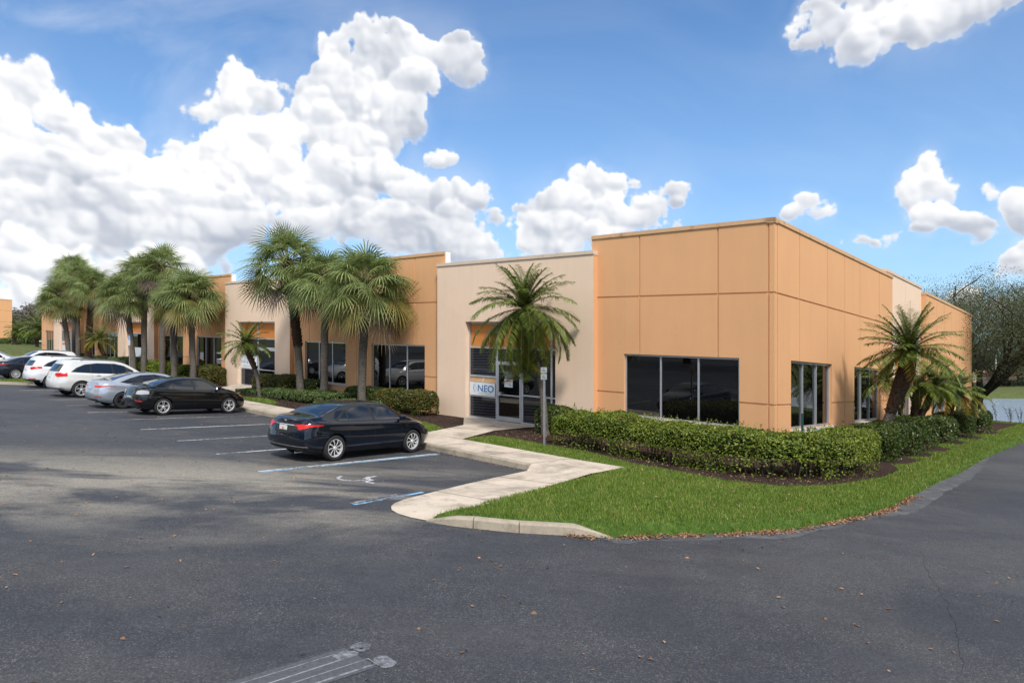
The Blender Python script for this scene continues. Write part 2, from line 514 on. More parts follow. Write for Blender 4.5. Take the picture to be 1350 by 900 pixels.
M['navy'] = carpaint('midnight_blue_paint', (0.0025, 0.005, 0.013), 0.1)
M['blackpaint'] = carpaint('black_paint', (0.003, 0.0035, 0.005), 0.0)
M['silverpaint'] = carpaint('ice_silver_paint', (0.42, 0.46, 0.52), 0.45, 0.3)
M['pearl'] = carpaint('pearl_white_paint', (0.66, 0.66, 0.64), 0.05)
M['whitepaint'] = carpaint('white_paint', (0.72, 0.73, 0.74), 0.0)
M['darkpaint'] = carpaint('charcoal_blue_paint', (0.014, 0.019, 0.03), 0.2)
M['greypaint'] = carpaint('grey_paint', (0.30, 0.32, 0.34), 0.4)
# ------------------------------------------------------------------ camera
cam = bpy.data.cameras.new('camera')
cam.sensor_width = 36.0; cam.lens = 893.0 / 1350 * 36
cam.shift_y = 0.01785
cam.clip_start = 0.1; cam.clip_end = 6000
co = link(bpy.data.objects.new('camera', cam))
co.location = (0, 0, EYE); co.rotation_euler = (PI / 2, 0, 0)
scene.camera = co

# ------------------------------------------------------------------ terrain
WATER_Z = -6.3


def smooth(a, b, x):
    t = max(0.0, min(1.0, (x - a) / (b - a))); return t * t * (3 - 2 * t)


def terrain(x, y):
    g = grade(x)
    s = (x - C0[0]) * FH[0] + (y - C0[1]) * FH[1]
    t = (x - C0[0]) * RH[0] + (y - C0[1]) * RH[1]
    z = g - 0.07
    # the far-left bank beyond the parking rows rises a little
    z += 0.9 * smooth(92, 110, s)
    # basin of the lake behind and to the right of the building
    d = math.hypot((x - 95) / 150.0, (y - 118) / 66.0)
    basin = 1 - smooth(0.86, 1.0, d)
    near = smooth(45.2, 56, y + 0.10 * (x - 34)) * smooth(5, 26, x)
    far_z = -5.35
    lev = near * (1 - smooth(150, 168, y)) * (1 - smooth(215, 235, x))
    z = z * (1 - lev) + (WATER_Z - 1.5) * lev
    if y > 140 and x > 0:
        k = smooth(150, 168, y) * smooth(0, 40, x)
        z = z * (1 - k) + far_z * k
    return z


def terrain_sheet():
    xs = sorted(set([-3000, -1500, -800, -500, -350, -250, -200, -170] + list(range(-150, -60, 10)) + list(range(-60, 100, 3)) + list(range(100, 240, 10)) + [260, 320, 420, 700, 1200, 3000]))
    ys = sorted(set([-3000, -1200, -500, -250, -150, -90, -60] + list(range(-60, 40, 10)) + list(range(40, 80, 2)) + list(range(80, 150, 7)) + list(range(150, 172, 3)) + list(range(172, 260, 12)) + [300, 400, 700, 1500, 3500]))
    V = [(x, y, terrain(x, y)) for y in ys for x in xs]
    nx = len(xs)
    F = [(j * nx + i, j * nx + i + 1, (j + 1) * nx + i + 1, (j + 1) * nx + i) for j in range(len(ys) - 1) for i in range(nx - 1)]
    me = grid_mesh('ground', V, F, M['dirt'])
    me.polygons.foreach_set('use_smooth', [True] * len(me.polygons))
    tag(link(bpy.data.objects.new('ground', me)), kind='structure')


terrain_sheet()

# lake water
m, nt, b = new_mat('lake_water')
b.inputs['Base Color'].default_value = (0.26, 0.32, 0.40, 1)
b.inputs['Roughness'].default_value = 0.12
b.inputs['Specular IOR Level'].default_value = 0.9
p = nt.n('ShaderNodeMapping', {'Vector': coords(nt), 'Scale': (0.5, 1.6, 1)}).outputs[0]
bp = nt.n('ShaderNodeBump', {'Strength': 0.5, 'Distance': 0.35, 'Height': nt.noise(p, 1.2, 5, 0.65)})
nt.t.links.new(bp.outputs[0], b.inputs['Normal'])
mb = MB(); mb.face([(-10, 48, WATER_Z), (260, 48, WATER_Z), (260, 185, WATER_Z), (-10, 185, WATER_Z)])
tag(mb.build('lake_water', m), kind='structure')


def flat(name, poly, z, mat, kind='structure'):
    """flat sheet following the grade; poly in (s,t)"""
    mb = MB(W)
    mb.face([(s, t, z) for s, t in poly])
    o = mb.build(name, mat)
    return tag(o, kind=kind)


def slab(name, poly, z0, z1, mat):
    mb = MB(W)
    mb.prism(poly, z0, z1)
    return tag(mb.build(name, mat), kind='structure')


# asphalt: the lot and the drive round the building
asph = [(-15, -75), (120, -75), (100, -30), (96, -3), (96, 2), (34, 2), (2, 2), (-3, 33.0), (-15, 34.0)]
flat('parking_lot', asph, 0.0, M['asphalt'])

# planting bed base (bark mulch) along the whole front and the right side
kt = lambda s: -7.35 + 0.045 * s
mulch = [(-2.85, 33.6), (-2.85, -1.2), (-2.5, -3.1), (-1.65, -4.65), (-0.85, -4.92), (0.35, -4.8), (1.85, -4.75), (2.4, -4.5), (3.4, -4.05),
         (5.3, -3.95), (6.4, -3.75), (7.25, -3.5), (7.25, -5.45), (9.3, -5.4), (12, -5.3), (36, -4.6), (90, -4.0), (90, 1), (0.3, 1), (0.3, 33.6)]
slab('mulch_bed', mulch, -0.1, 0.148, M['mulch'])


# ---------------- lawns: a flat centre with rolled edges, then blades of grass
def offset_poly(poly, d):
    n = len(poly); out = []
    area = sum(poly[i][0] * poly[(i + 1) % n][1] - poly[(i + 1) % n][0] * poly[i][1] for i in range(n))
    sg = 1 if area > 0 else -1
    for i in range(n):
        p0, p1, p2 = Vector(poly[i - 1]), Vector(poly[i]), Vector(poly[(i + 1) % n])
        a = (p1 - p0).normalized(); c = (p2 - p1).normalized()
        na = Vector((-a.y, a.x)) * sg; nc = Vector((-c.y, c.x)) * sg
        nn = na + nc
        if nn.length < 1e-3: nn = na
        nn.normalize()
        k = 1 / max(0.45, nn.dot(na))
        out.append((p1.x + nn.x * d * k, p1.y + nn.y * d * k))
    return out


def lawn_slab(name, poly, z1, inset=0.3, z0=0.0, open_side=None):
    inner = offset_poly(poly, inset)
    mid = offset_poly(poly, inset * 0.35)
    mb = MB(W); n = len(poly)
    zf = z0 if callable(z0) else (lambda a, c: z0)
    rings = [[(p[0], p[1], zf(*p)) for p in poly], [(m_[0], m_[1], zf(*p) + (z1 - zf(*p)) * 0.6) for p, m_ in zip(poly, mid)], [(p[0], p[1], z1) for p in inner]]
    for a, c in zip(rings, rings[1:]):
        for i in range(n):
            mb.face([a[i], a[(i + 1) % n], c[(i + 1) % n], c[i]])
    mb.face(rings[-1])
    return tag(mb.build(name, M['lawnbase']), kind='structure'), inner


def in_poly(px, py, poly):
    ins = np.zeros(len(px), bool); n = len(poly)
    for i in range(n):
        x1, y1 = poly[i]; x2, y2 = poly[(i + 1) % n]
        c = ((y1 > py) != (y2 > py)) & (px < (x2 - x1) * (py - y1) / (y2 - y1 + 1e-12) + x1)
        ins ^= c
    return ins


def site_np(s, t, z):
    x = C0[0] + s * FH[0] + t * RH[0]; y = C0[1] + s * FH[1] + t * RH[1]
    return np.stack([x, y, z - SHEAR * np.clip(x, -150, 36)], 1)


def edge_dist(px, py, poly):
    d = np.full(len(px), 1e9); n = len(poly)
    for i in range(n):
        x1, y1 = poly[i]; x2, y2 = poly[(i + 1) % n]
        dx, dy = x2 - x1, y2 - y1; L = dx * dx + dy * dy + 1e-12
        k = np.clip(((px - x1) * dx + (py - y1) * dy) / L, 0, 1)
        d = np.minimum(d, np.hypot(px - x1 - k * dx, py - y1 - k * dy))
    return d


def blades(name, poly, z1, dens, mat, inset=0.3, hmin=0.04, hmax=0.085, holes=(), z0=0.0, wid=0.006, keep=None):
    s0 = min(p[0] for p in poly); s1 = max(p[0] for p in poly); t0 = min(p[1] for p in poly); t1 = max(p[1] for p in poly)
    N = int((s1 - s0) * (t1 - t0) * dens)
    s = RNG.uniform(s0, s1, N); t = RNG.uniform(t0, t1, N)
    k = in_poly(s, t, poly)
    for h in holes: k &= ~in_poly(s, t, h)
    if keep is not None: k &= RNG.uniform(0, 1, N) < keep(s, t)
    s = s[k]; t = t[k]
    e = edge_dist(s, t, poly)
    zz0 = np.array([z0(a_, c_) for a_, c_ in zip(s, t)]) if callable(z0) else z0
    z = zz0 + (z1 - zz0) * np.clip(e / inset, 0, 1) ** 0.6
    P = site_np(s, t, z - 0.01)
    n = len(s)
    a = RNG.uniform(0, 2 * PI, n); h = RNG.uniform(hmin, hmax, n); lean = RNG.uniform(0.1, 0.8, n) * h
    w = wid * (0.7 + RNG.uniform(0, 0.9, n)) * (1 + np.clip((P[:, 1] - 12) / 16, 0, 2.0))
    la = RNG.uniform(0, 2 * PI, n)
    d = np.stack([np.cos(a), np.sin(a), 0 * a], 1) * w[:, None]
    tip = P + np.stack([np.cos(la) * lean, np.sin(la) * lean, h], 1)
    V = np.stack([P - d, P + d, tip], 1).reshape(-1, 3)
    me = np_mesh(name, V, 3, mat)
    return tag(link(bpy.data.objects.new(name, me)), kind='stuff')


lawn_main = [(0.72, -12.30), (0.30, -12.20), (-0.04, -12.02), (-0.65, -11.66), (-1.30, -11.12), (-1.76, -10.78), (-2.12, -10.07), (-2.60, -9.27),
             (-3.02, -8.53), (-3.35, -7.76), (-3.60, -6.51), (-3.86, -5.15), (-3.94, -4.21), (-3.90, -2.13), (-3.86, 0.9), (-3.92, 3.3), (-3.80, 9.5),
             (-3.95, 20), (-4.3, 30), (-5.5, 32.4), (-15, 34), (-15, 37.2), (-3, 35.6), (1.5, 35.2), (1.5, 33.5), (-2.45, 33.5), (-2.4, 23.6), (-2.75, 22.3), (-2.65, 20.6), (-1.9, 19.4), (-2.0, 18.6), (-2.7, 17.6), (-2.65, 16.0), (-1.9, 15.2), (-1.95, 14.6), (-2.6, 13.8), (-2.6, 12.0), (-1.9, 11.3), (-1.9, 10.6), (-2.7, 9.7), (-2.75, 8.0), (-2.2, 7.4), (-2.75, 6.7), (-2.75, 5.4), (-2.2, 4.9),
             (-2.8, 4.4), (-2.75, 2.9), (-2.5, 2.2), (-2.9, 1.2), (-2.95, -0.9), (-2.6, -3.1),
             (-1.72, -4.72), (-0.85, -5.0), (0.35, -4.86), (1.6, -4.8), (3.4, -4.12), (5.3, -4.0), (6.4, -3.8), (7.4, -3.9), (7.3, -5.2), (3.83, -5.5), (1.52, -5.43),
             (1.22, -7.52), (0.86, -9.96), (0.66, -11.46)]
lawn_z0 = lambda s, t: 0.125 if (s > 0.6 and -11.2 < t < 0) or (s > -1.8 and t > -5.05) or (-3.2 < s and t > -3.4) else -0.01
lawn, lawn_in = lawn_slab('lawn', lawn_main, 0.17, 0.22, lawn_z0)
fore = [(s, t) for s, t in lawn_main]
near_f = lambda s, t: np.clip(1.25 - (t + 12) / 24.0, 0.16, 1.0) * (t < 36)
blades('grass', lawn_main, 0.17, 1500, M['grass'], 0.22, keep=near_f, z0=lawn_z0)

# small grass patches in the beds
patches = [[(8.9, -5.45), (9.7, -3.9), (11.2, -3.3), (13.0, -3.6), (14.2, -4.9), (11.5, -5.3)],
           [(19.6, -4.75), (20.6, -3.9), (22.3, -3.5), (24.0, -4.45), (21.5, -4.7)]]
for i, pp in enumerate(patches):
    lawn_slab('lawn', pp, 0.2, 0.2, 0.10)
    blades('grass', pp, 0.2, 1100 if i == 0 else 500, M['grass'], 0.2, z0=0.10)

# far-left island and bank with turf
isl = [(34.9, -5.9), (35.0, -10.2), (35.6, -11.2), (36.9, -11.5), (38.0, -10.9), (38.4, -9.9), (38.4, -5.9)]
slab('parking_island', isl, -0.1, 0.14, M['kerb'])
isl_in = offset_poly(isl, 0.2)
flat('island_turf', isl_in, 0.150, M['lawnbase'])
blades('grass', isl_in, 0.15, 200, M['grass'], 0.05, z0=0.13)
bank = [(92, -40), (150, -60), (160, 30), (96, 30), (84, 6), (84, -2.6)]
bk, _ = lawn_slab('bank_turf', bank, 0.95, 6, 0.0); bk.data.materials.clear(); bk.data.materials.append(M['dirt'])

# ---------------- sidewalks
mb = MB(W)


def strip(mb, L, R):
    for i in range(len(L) - 1):
        mb.face([L[i], L[i + 1], R[i + 1], R[i]])


backs = lambda s: -5.62 + 0.04 * s
# main walk
Ls = [(s, kt(s) + 0.158, 0.154) for s in (3.1, 6, 9, 12, 15, 18, 21, 24, 27, 30, 36, 48, 60, 84)]
Rs = [(s, backs(s), 0.156) for s in (3.1, 6, 9, 12, 15, 18, 21, 24, 27, 30, 36, 48, 60, 84)]
strip(mb, Ls, Rs)
# ramp walk to the drive
Lr = [(3.1, -7.05, 0.15), (3.0, -7.32, 0.012), (2.80, -8.5, 0.012), (2.59, -9.65, 0.012), (2.36, -10.7, 0.012), (2.15, -11.6, 0.012), (1.98, -12.0, 0.012), (1.81, -12.21, 0.012), (1.6, -12.36, 0.012), (1.34, -12.44, 0.012), (1.0, -12.44, 0.012), (.70, -12.36, 0.012)]
Rr = [(2.35, -6.6, 0.15), (1.42, -7.0, 0.15), (1.1, -8.6, 0.135), (0.90, -9.96, 0.115), (0.76, -10.7, 0.09), (0.68, -11.3, 0.06), (0.66, -11.6, 0.045), (0.66, -11.8, 0.035), (0.66, -11.95, 0.03), (0.67, -12.1, 0.02), (0.68, -12.22, 0.016), (.69, -12.3, 0.012)]
strip(mb, Lr, Rr)
mb.face([(3.1, -7.05, 0.15), (2.35, -6.6, 0.15), (1.42, -7.0, 0.15), (1.50, -5.42, 0.152), (3.1, backs(3.1), 0.152)])
# entry walk to the glass door
mb.face([(12.42, -0.06, 0.19), (12.36, -0.4, 0.186), (10.2, -2.5, 0.172), (9.05, -5.25, 0.156), (7.32, -5.31, 0.156), (7.9, -4.0, 0.162), (8.47, -2.7, 0.17), (8.62, -0.9, 0.182), (8.6, -0.06, 0.19)])
mb.face([(8.6, -0.06, 0.19), (7.75, -0.06, 0.19), (7.75, -0.26, 0.189), (8.6, -0.3, 0.189)])
# entry walk of the next entrance
mb.face([(32.1, -0.06, 0.27), (32.1, -0.6, 0.26), (27.5, -4.45, 0.17), (24.6, -4.55, 0.165), (28.2, -0.9, 0.25), (27.8, -0.06, 0.27)])
mb.face([(51.0, -0.06, 0.3), (49.5, -3.6, 0.2), (46.6, -3.6, 0.2), (46.8, -0.06, 0.3)])
tag(mb.build('sidewalk', M['concrete']), kind='structure')


def bar(name, pts, w, z, mat):
    mb = MB(W)
    for a, c in zip(pts, pts[1:]):
        a = Vector(a); c = Vector(c); d = (c - a).normalized(); n = Vector((-d.y, d.x)) * w / 2
        mb.face([(a.x + n.x, a.y + n.y, z), (a.x - n.x, a.y - n.y, z), (c.x - n.x, c.y - n.y, z), (c.x + n.x, c.y + n.y, z)])
    return tag(mb.build(name, mat), kind='structure')


# expansion joints cut across the walks
mb = MB(W)
for s in [4.6 + 1.9 * i for i in range(30)]:
    mb.box((s, kt(s) + 0.17, 0.150), (s + 0.012, backs(s), 0.1585))
for k in (2, 4):
    a, c = Lr[k], Rr[k]
    d = Vector((c[0] - a[0], c[1] - a[1])).normalized(); n = Vector((-d.y, d.x)) * 0.008
    mb.face([(a[0] + n.x, a[1] + n.y, a[2] + .003), (a[0] - n.x, a[1] - n.y, a[2] + .003), (c[0] - n.x, c[1] - n.y, c[2] + .003), (c[0] + n.x, c[1] + n.y, c[2] + .003)])
tag(mb.build('pavement_joints', simple('joint', (0.12, 0.10, 0.08), 0.9)), kind='structure')


def kerb(name, path, w=0.16, h=0.15, hs=None, gap=3.0):
    """rounded kerb along path of (s,t); body on the left-hand side of travel"""
    mb = MB(W)
    pts = [Vector(p) for p in path]
    L = []
    for i, p in enumerate(pts):
        d = (pts[min(i + 1, len(pts) - 1)] - pts[max(i - 1, 0)]).normalized()
        n = Vector((-d.y, d.x)); hh = hs[i] if hs else h
        prof = [(0.0, -0.04), (0.012, hh * 0.8), (0.03, hh * 0.96), (0.06, hh + 0.004), (w, hh + 0.004), (w, -0.04)]
        L.append([(p.x + n.x * a, p.y + n.y * a, z) for a, z in prof])
    for a, c in zip(L, L[1:]):
        for k in range(len(a) - 1): mb.face([a[k], c[k], c[k + 1], a[k + 1]])
    mb.face(L[0]); mb.face(L[-1][::-1])
    return tag(mb.build(name, M['kerb'], smooth=40), kind='structure')


def densify(path, step=0.5):
    out = []
    for a, c in zip(path, path[1:]):
        a = Vector(a); c = Vector(c); n = max(1, int((c - a).length / step))
        out += [tuple(a.lerp(c, i / n)) for i in range(n)]
    return out + [path[-1]]


# the front kerb in lengths with open joints, then the short kerb round the lawn corner
edges = [3.06, 4.35, 6.6, 9.6, 12.6, 15.6, 18.6, 21.6, 24.6, 27.6, 31.0, 35.0, 40, 46, 52, 58, 66, 74, 84]
for a, c in zip(edges, edges[1:]):
    kerb('kerb', [(a + 0.012, kt(a)), ((a + c) / 2, kt((a + c) / 2)), (c - 0.012, kt(c))])
kerb('kerb', [(-1.76, -10.80), (-1.55, -10.96), (-1.29, -11.18), (-0.67, -11.72)], hs=[0.005, 0.07, 0.15, 0.15])
kerb('kerb', [(-0.66, -11.73), (-0.37, -11.92), (-0.06, -12.09)])
kerb('kerb', [(-0.05, -12.10), (0.22, -12.24), (0.45, -12.33), (0.70, -12.39)], hs=[0.15, 0.13, 0.08, 0.015])
# ------------------------------------------------------------------ the building
def wallmap_front(t0):
    return lambda u, d, z: W(u, t0 + d, z)


def wallmap_side(s0):
    return lambda u, d, z: W(s0 + d, u, z)


def wall(name, fn, u0, u1, z0, z1, grooves, holes, mat, parent, thick=0.25, reveal=0.16, open_start=False):
    """one wall face with real grooves and openings, built as a stepped relief"""
    us = {u0, u1}; zs = {z0, z1}
    for a, c, e, f in list(grooves) + list(holes):
        us |= {a, c}; zs |= {e, f}
    us = sorted(x for x in us if u0 - 1e-6 <= x <= u1 + 1e-6); zs = sorted(x for x in zs if z0 - 1e-6 <= x <= z1 + 1e-6)
    nu, nz = len(us) - 1, len(zs) - 1

    def depth(i, j):
        if i < 0 or j < 0 or i >= nu or j >= nz: return thick
        cu = (us[i] + us[i + 1]) / 2; cz = (zs[j] + zs[j + 1]) / 2
        for a, c, e, f in holes:
            if a < cu < c and e < cz < f: return reveal
        for a, c, e, f in grooves:
            if a < cu < c and e < cz < f: return 0.03
        return 0.0

    def ishole(i, j):
        cu = (us[i] + us[i + 1]) / 2; cz = (zs[j] + zs[j + 1]) / 2
        return any(a < cu < c and e < cz < f for a, c, e, f in holes)
    mb = MB(fn)
    for i in range(nu):
        for j in range(nz):
            d = depth(i, j)
            if not ishole(i, j):
                mb.face([(us[i], d, zs[j]), (us[i + 1], d, zs[j]), (us[i + 1], d, zs[j + 1]), (us[i], d, zs[j + 1])])
    for i in range(1 if open_start else 0, nu + 1):
        for j in range(nz):
            a, c = depth(i - 1, j), depth(i, j)
            if abs(a - c) > 1e-6: mb.face([(us[i], a, zs[j]), (us[i], c, zs[j]), (us[i], c, zs[j + 1]), (us[i], a, zs[j + 1])])
    for i in range(nu):
        for j in range(nz + 1):
            a, c = depth(i, j - 1), depth(i, j)
            if abs(a - c) > 1e-6: mb.face([(us[i], a, zs[j]), (us[i], c, zs[j]), (us[i + 1], c, zs[j]), (us[i + 1], a, zs[j])])
    return mb.build(name, mat, parent)


G = 0.05


def vg(x, z0=1.70, z1=6.90): return (x - G / 2, x + G / 2, z0, z1)
def hg(z, u0, u1): return (u0, u1, z - G / 2, z + G / 2)


def window(fn, u0, u1, z0, z1, parent, mull=2, dep=0.11, bar=0.055, thick=0.07, flip=False, sill=0.05, sillout=0.05):
    mb = MB(fn)
    d0, d1 = dep - thick / 2, dep + thick / 2
    mb.box((u0, d0, z1 - bar), (u1, d1, z1)); mb.box((u0, d0, z0), (u1, d1, z0 + bar))
    mb.box((u0, d0, z0 + bar), (u0 + bar, d1, z1 - bar)); mb.box((u1 - bar, d0, z0 + bar), (u1, d1, z1 - bar))
    n = mull + 1; w = (u1 - u0 - bar) / n
    for k in range(1, n):
        x = u0 + w * k
        mb.box((x, d0, z0 + bar), (x + bar, d1, z1 - bar))
    o = mb.build('window', M['alu'], parent)
    for k in range(n):
        mb = MB(fn); a = u0 + w * k + bar; c = u0 + w * (k + 1)
        mb.box((a - 0.004, dep - 0.006, z0 + bar - 0.004), (c + 0.004, dep + 0.006, z1 - bar + 0.004))
        mb.build('pane', M['glass'], o)
    mb = MB(fn); mb.box((u0 - 0.04, -sillout, z0 - sill), (u1 + 0.04, 0.16, z0 - 0.002))
    mb.build('sill', M['sill'], o)
    return o


bc = XY(38, 14)
B = thing('office_building', 'long single storey office building with orange and cream stucco bays and dark windows', 'building',
          (bc[0], bc[1], grade(bc[0])))
H = 7.04; HC = 6.49


def cap(fn, u0, u1, z, mat, out=0.035, hgt=0.12, th=0.30):
    mb = MB(fn)
    mb.box((u0, -out, z - hgt), (u1, th, z))
    mb.box((u0, -0.012, z - hgt - 0.03), (u1, 0.2, z - hgt - 0.004))
    mb.build('parapet_cap', mat, B)


def orange_bay(u0, u1, vgs, wins, vfull=(), name='wall'):
    fn = wallmap_front(0.0)
    holes = [(a, c, e, f) for a, c, e, f in wins]
    gr = [hg(4.9, u0, u1), hg(1.68, u0, u1)]
    for x in vgs: gr.append((x - G / 2, x + G / 2, 2.99, 6.88))
    for x in vfull: gr.append((x - G / 2, x + G / 2, 0.0, 6.88))
    wall('wall', fn, u0, u1, -0.3, 6.93, gr, holes, M['orange'], B, open_start=(u0 == 0.0))
    for w in wins: window(fn, *w, B)


# s-extents read from the photograph's facade
WA = (1.04, 5.04, 0.93, 2.99)
fnA = wallmap_front(0.0)
orange_bay(0.0, 6.35, (1.71, 4.44), [WA], vfull=(0.17,))
orange_bay(13.95, 26.4, (15.92, 17.9, 22.6, 24.61), [(15.25, 19.12, 0.94, 3.04), (21.26, 25.02, 0.94, 3.04)], vfull=(20.33,))
orange_bay(33.55, 45.5, (36.2, 42.9), [(34.88, 38.5, 1.05, 3.12), (40.72, 44.3, 1.05, 3.12)], vfull=(39.6,))
orange_bay(52.5, 62.6, (55.0, 60.6), [(53.6, 56.6, 1.1, 3.15), (59.3, 62.2, 1.1, 3.15)], vfull=(57.9,))
orange_bay(70.5, 76.2, (73.4,), [(71.95, 74.8, 1.1, 3.2)])
for a, c in ((-0.035, 6.35), (13.95, 26.4), (33.55, 45.5), (52.5, 62.6), (70.5, 76.2)):
    cap(fnA, a, c, H, M['cap'])
# white membrane on the bare ends of the orange parapets
for s in (13.93, 33.53, 52.48, 70.48):
    mb = MB(W); mb.box((s - 0.004, 0.03, 6.5), (s + 0.012, 0.30, 7.03)); mb.build('parapet_lining', M['white'], B)

cream = [(6.12, 14.15, (7.78, 12.44)), (26.14, 33.8, (27.75, 32.19)), (45.2, 52.7, (46.6, 51.0)), (62.4, 70.7, (64.9, 69.0))]
fnC = wallmap_front(-0.25)
FL = [0.19, 0.27, 0.30, 0.30]
for (a, c, (o0, o1)), fl in zip(cream, FL):
    mb = MB()
    wall('wall', fnC, a, c, -0.3, HC - 0.12, [], [(o0, o1, -0.3, 4.05)], M['cream'], B, thick=0.25, reveal=0.34)
    cap(fnC, a - 0.02, c + 0.02, HC, M['capc'], th=0.27)
    mb = MB(W)
    mb.box((a - 0.006, -0.245, -0.3), (a - 0.0005, -0.002, HC - 0.15))
    mb.build('wall_return', M['orange'], B)

# side (right-hand) facade
fnS = wallmap_side(0.0)
gr = [hg(4.9, 0.0, 13.16), hg(1.68, 0.0, 13.16), vg(0.23, -0.3)]
for x in (2.02, 4.66, 6.52, 8.39, 11.10): gr.append((x - G / 2, x + G / 2, 2.98 if x in (2.02, 4.66, 8.39) else -0.3, 6.88))
RW = [(1.29, 5.12, 0.91, 3.0), (7.66, 11.26, 0.91, 2.98)]
wall('wall', fnS, 0.0, 13.16, -0.4, 6.93, gr, RW, M['orange'], B, reveal=0.22, open_start=True)
for w in RW: window(fnS, *w, B, dep=0.16, bar=0.07, thick=0.12, sill=0.10, sillout=0.06)
cap(fnS, -0.035, 13.18, H, M['cap'])
fnSc = wallmap_side(0.22)
SW = [(14.6, 17.95, 0.5, 4.0)]
wall('wall', fnSc, 13.16, 19.8, -0.6, 7.2, [(16.45, 16.49, 4.1, 7.15)], SW, M['cream'], B, reveal=0.3)
cap(fnSc, 13.0, 19.85, 7.33, M['capc'])
mb = MB(fnSc); mb.box((14.6, 0.2, 2.98), (17.95, 0.24, 4.0)); mb.build('header_panel', M['orange_deep'], B)
window(fnSc, 14.6, 17.95, 0.5, 2.98, B, dep=0.2, bar=0.07, thick=0.1)
RW2 = [(21.3, 24.9, 0.85, 2.95), (27.9, 31.2, 0.85, 2.95)]
gr = [(x - G / 2, x + G / 2, -0.6, 6.88) for x in (26.4,)] + [(x - G / 2, x + G / 2, 2.96, 6.88) for x in (22.4, 24.4, 28.9, 31.0)]
wall('wall', fnS, 19.8, 33.3, -0.6, 6.93, gr, RW2, M['orange'], B, reveal=0.22)
for w in RW2: window(fnS, *w, B, dep=0.16, bar=0.07, thick=0.12, sill=0.10)
cap(fnS, 19.78, 33.34, H, M['cap'])
mb = MB(W); mb.box((0.005, 19.795, -0.5), (0.22, 19.799, 6.9)); mb.build('wall_return', M['orange'], B)

# back and far end walls, roof deck, black backing sheets standing in for the unlit rooms behind the glass
mb = MB(W)
mb.box((0.25, 33.05, -1.0), (76.2, 33.3, 7.04)); mb.box((75.95, 0.25, -1.0), (76.2, 33.05, 7.04))
mb.build('wall', M['orange'], B)
mb = MB(W); mb.box((0.3, 0.28, 5.9), (75.9, 33.0, 6.05)); mb.build('roof', M['white'], B)
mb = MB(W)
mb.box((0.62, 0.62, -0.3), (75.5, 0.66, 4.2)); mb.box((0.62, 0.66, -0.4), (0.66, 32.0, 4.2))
mb.build('dark_backing', M['well'], B)


# ---------------- glass entrances
def bars(fn, lst, name, mat, parent, d0=0.20, d1=0.27):
    mb = MB(fn)
    for a, c, e, f in lst: mb.box((a, d0, e), (c, d1, f))
    return mb.build(name, mat, parent)


def pane(fn, a, c, e, f, mat, parent, name='pane', d=0.235):
    mb = MB(fn); mb.box((a - .003, d - 0.005, e - .003), (c + .003, d + 0.005, f + .003)); return mb.build(name, mat, parent)


def door(fn, a, c, e, f, parent, handle_left=True, b=0.075):
    o = bars(fn, [(a, c, f - b, f), (a, c, e, e + 0.17), (a, a + b, e + 0.17, f - b), (c - b, c, e + 0.17, f - b), (a + b, c - b, e + 0.98, e + 1.03)], 'door', M['alu'], parent, 0.185, 0.235)
    pane(fn, a + b, c - b, e + 1.03, f - b, M['glass'], o, d=0.212); pane(fn, a + b, c - b, e + 0.17, e + 0.98, M['glass'], o, d=0.212)
    x = c - 0.05 if handle_left else a + 0.05
    mb = MB(fn); mb.box((x - 0.035, 0.10, e + 0.98), (x + 0.035 if False else x - 0.20 if handle_left else x + 0.20, 0.185, e + 1.11))
    mb.tube([(x, 0.15, e + 0.72), (x, 0.14, e + 1.2)], 0.013, 6)
    mb.build('handle', M['alu'], o)
    return o


# entrance with the blue lettering (left panel, door, right light)
sf = bars(fnC, [(12.37, 12.44, .19, 4.04), (10.83, 10.93, .19, 4.04), (9.50, 9.60, .19, 4.04), (8.08, 8.16, .19, 4.04), (7.78, 7.85, .19, 4.04),
                (7.85, 12.37, 3.0, 3.06), (7.85, 12.37, 3.98, 4.04), (10.93, 12.37, 1.85, 1.92), (10.93, 12.37, .19, .25), (10.93, 12.37, 1.05, 1.10), (8.16, 9.50, 1.24, 1.30), (8.16, 9.50, .19, .25), (7.85, 8.08, 1.24, 1.30), (9.60, 10.83, 2.46, 2.52)],
          'storefront', M['alu'], B)
pane(fnC, 7.85, 12.37, 3.06, 3.98, M['orange_deep'], sf, 'header_panel', d=0.25)
pane(fnC, 10.93, 12.37, 1.92, 3.0, M['blind'], sf); pane(fnC, 10.93, 12.37, .25, 1.05, M['blind'], sf)
pane(fnC, 10.93, 12.37, 1.64, 1.85, M['spandrel'], sf, 'spandrel')
pane(fnC, 9.60, 10.83, 2.52, 3.0, M['glass'], sf)
pane(fnC, 8.16, 9.50, 1.30, 3.0, M['glass'], sf); pane(fnC, 8.16, 9.50, .25, 1.24, M['blind'], sf)
pane(fnC, 7.85, 8.08, 1.30, 3.0, M['glass'], sf); pane(fnC, 7.85, 8.08, .25, 1.24, M['glass'], sf)
door(fnC, 9.60, 10.83, .21, 2.46, sf, True)

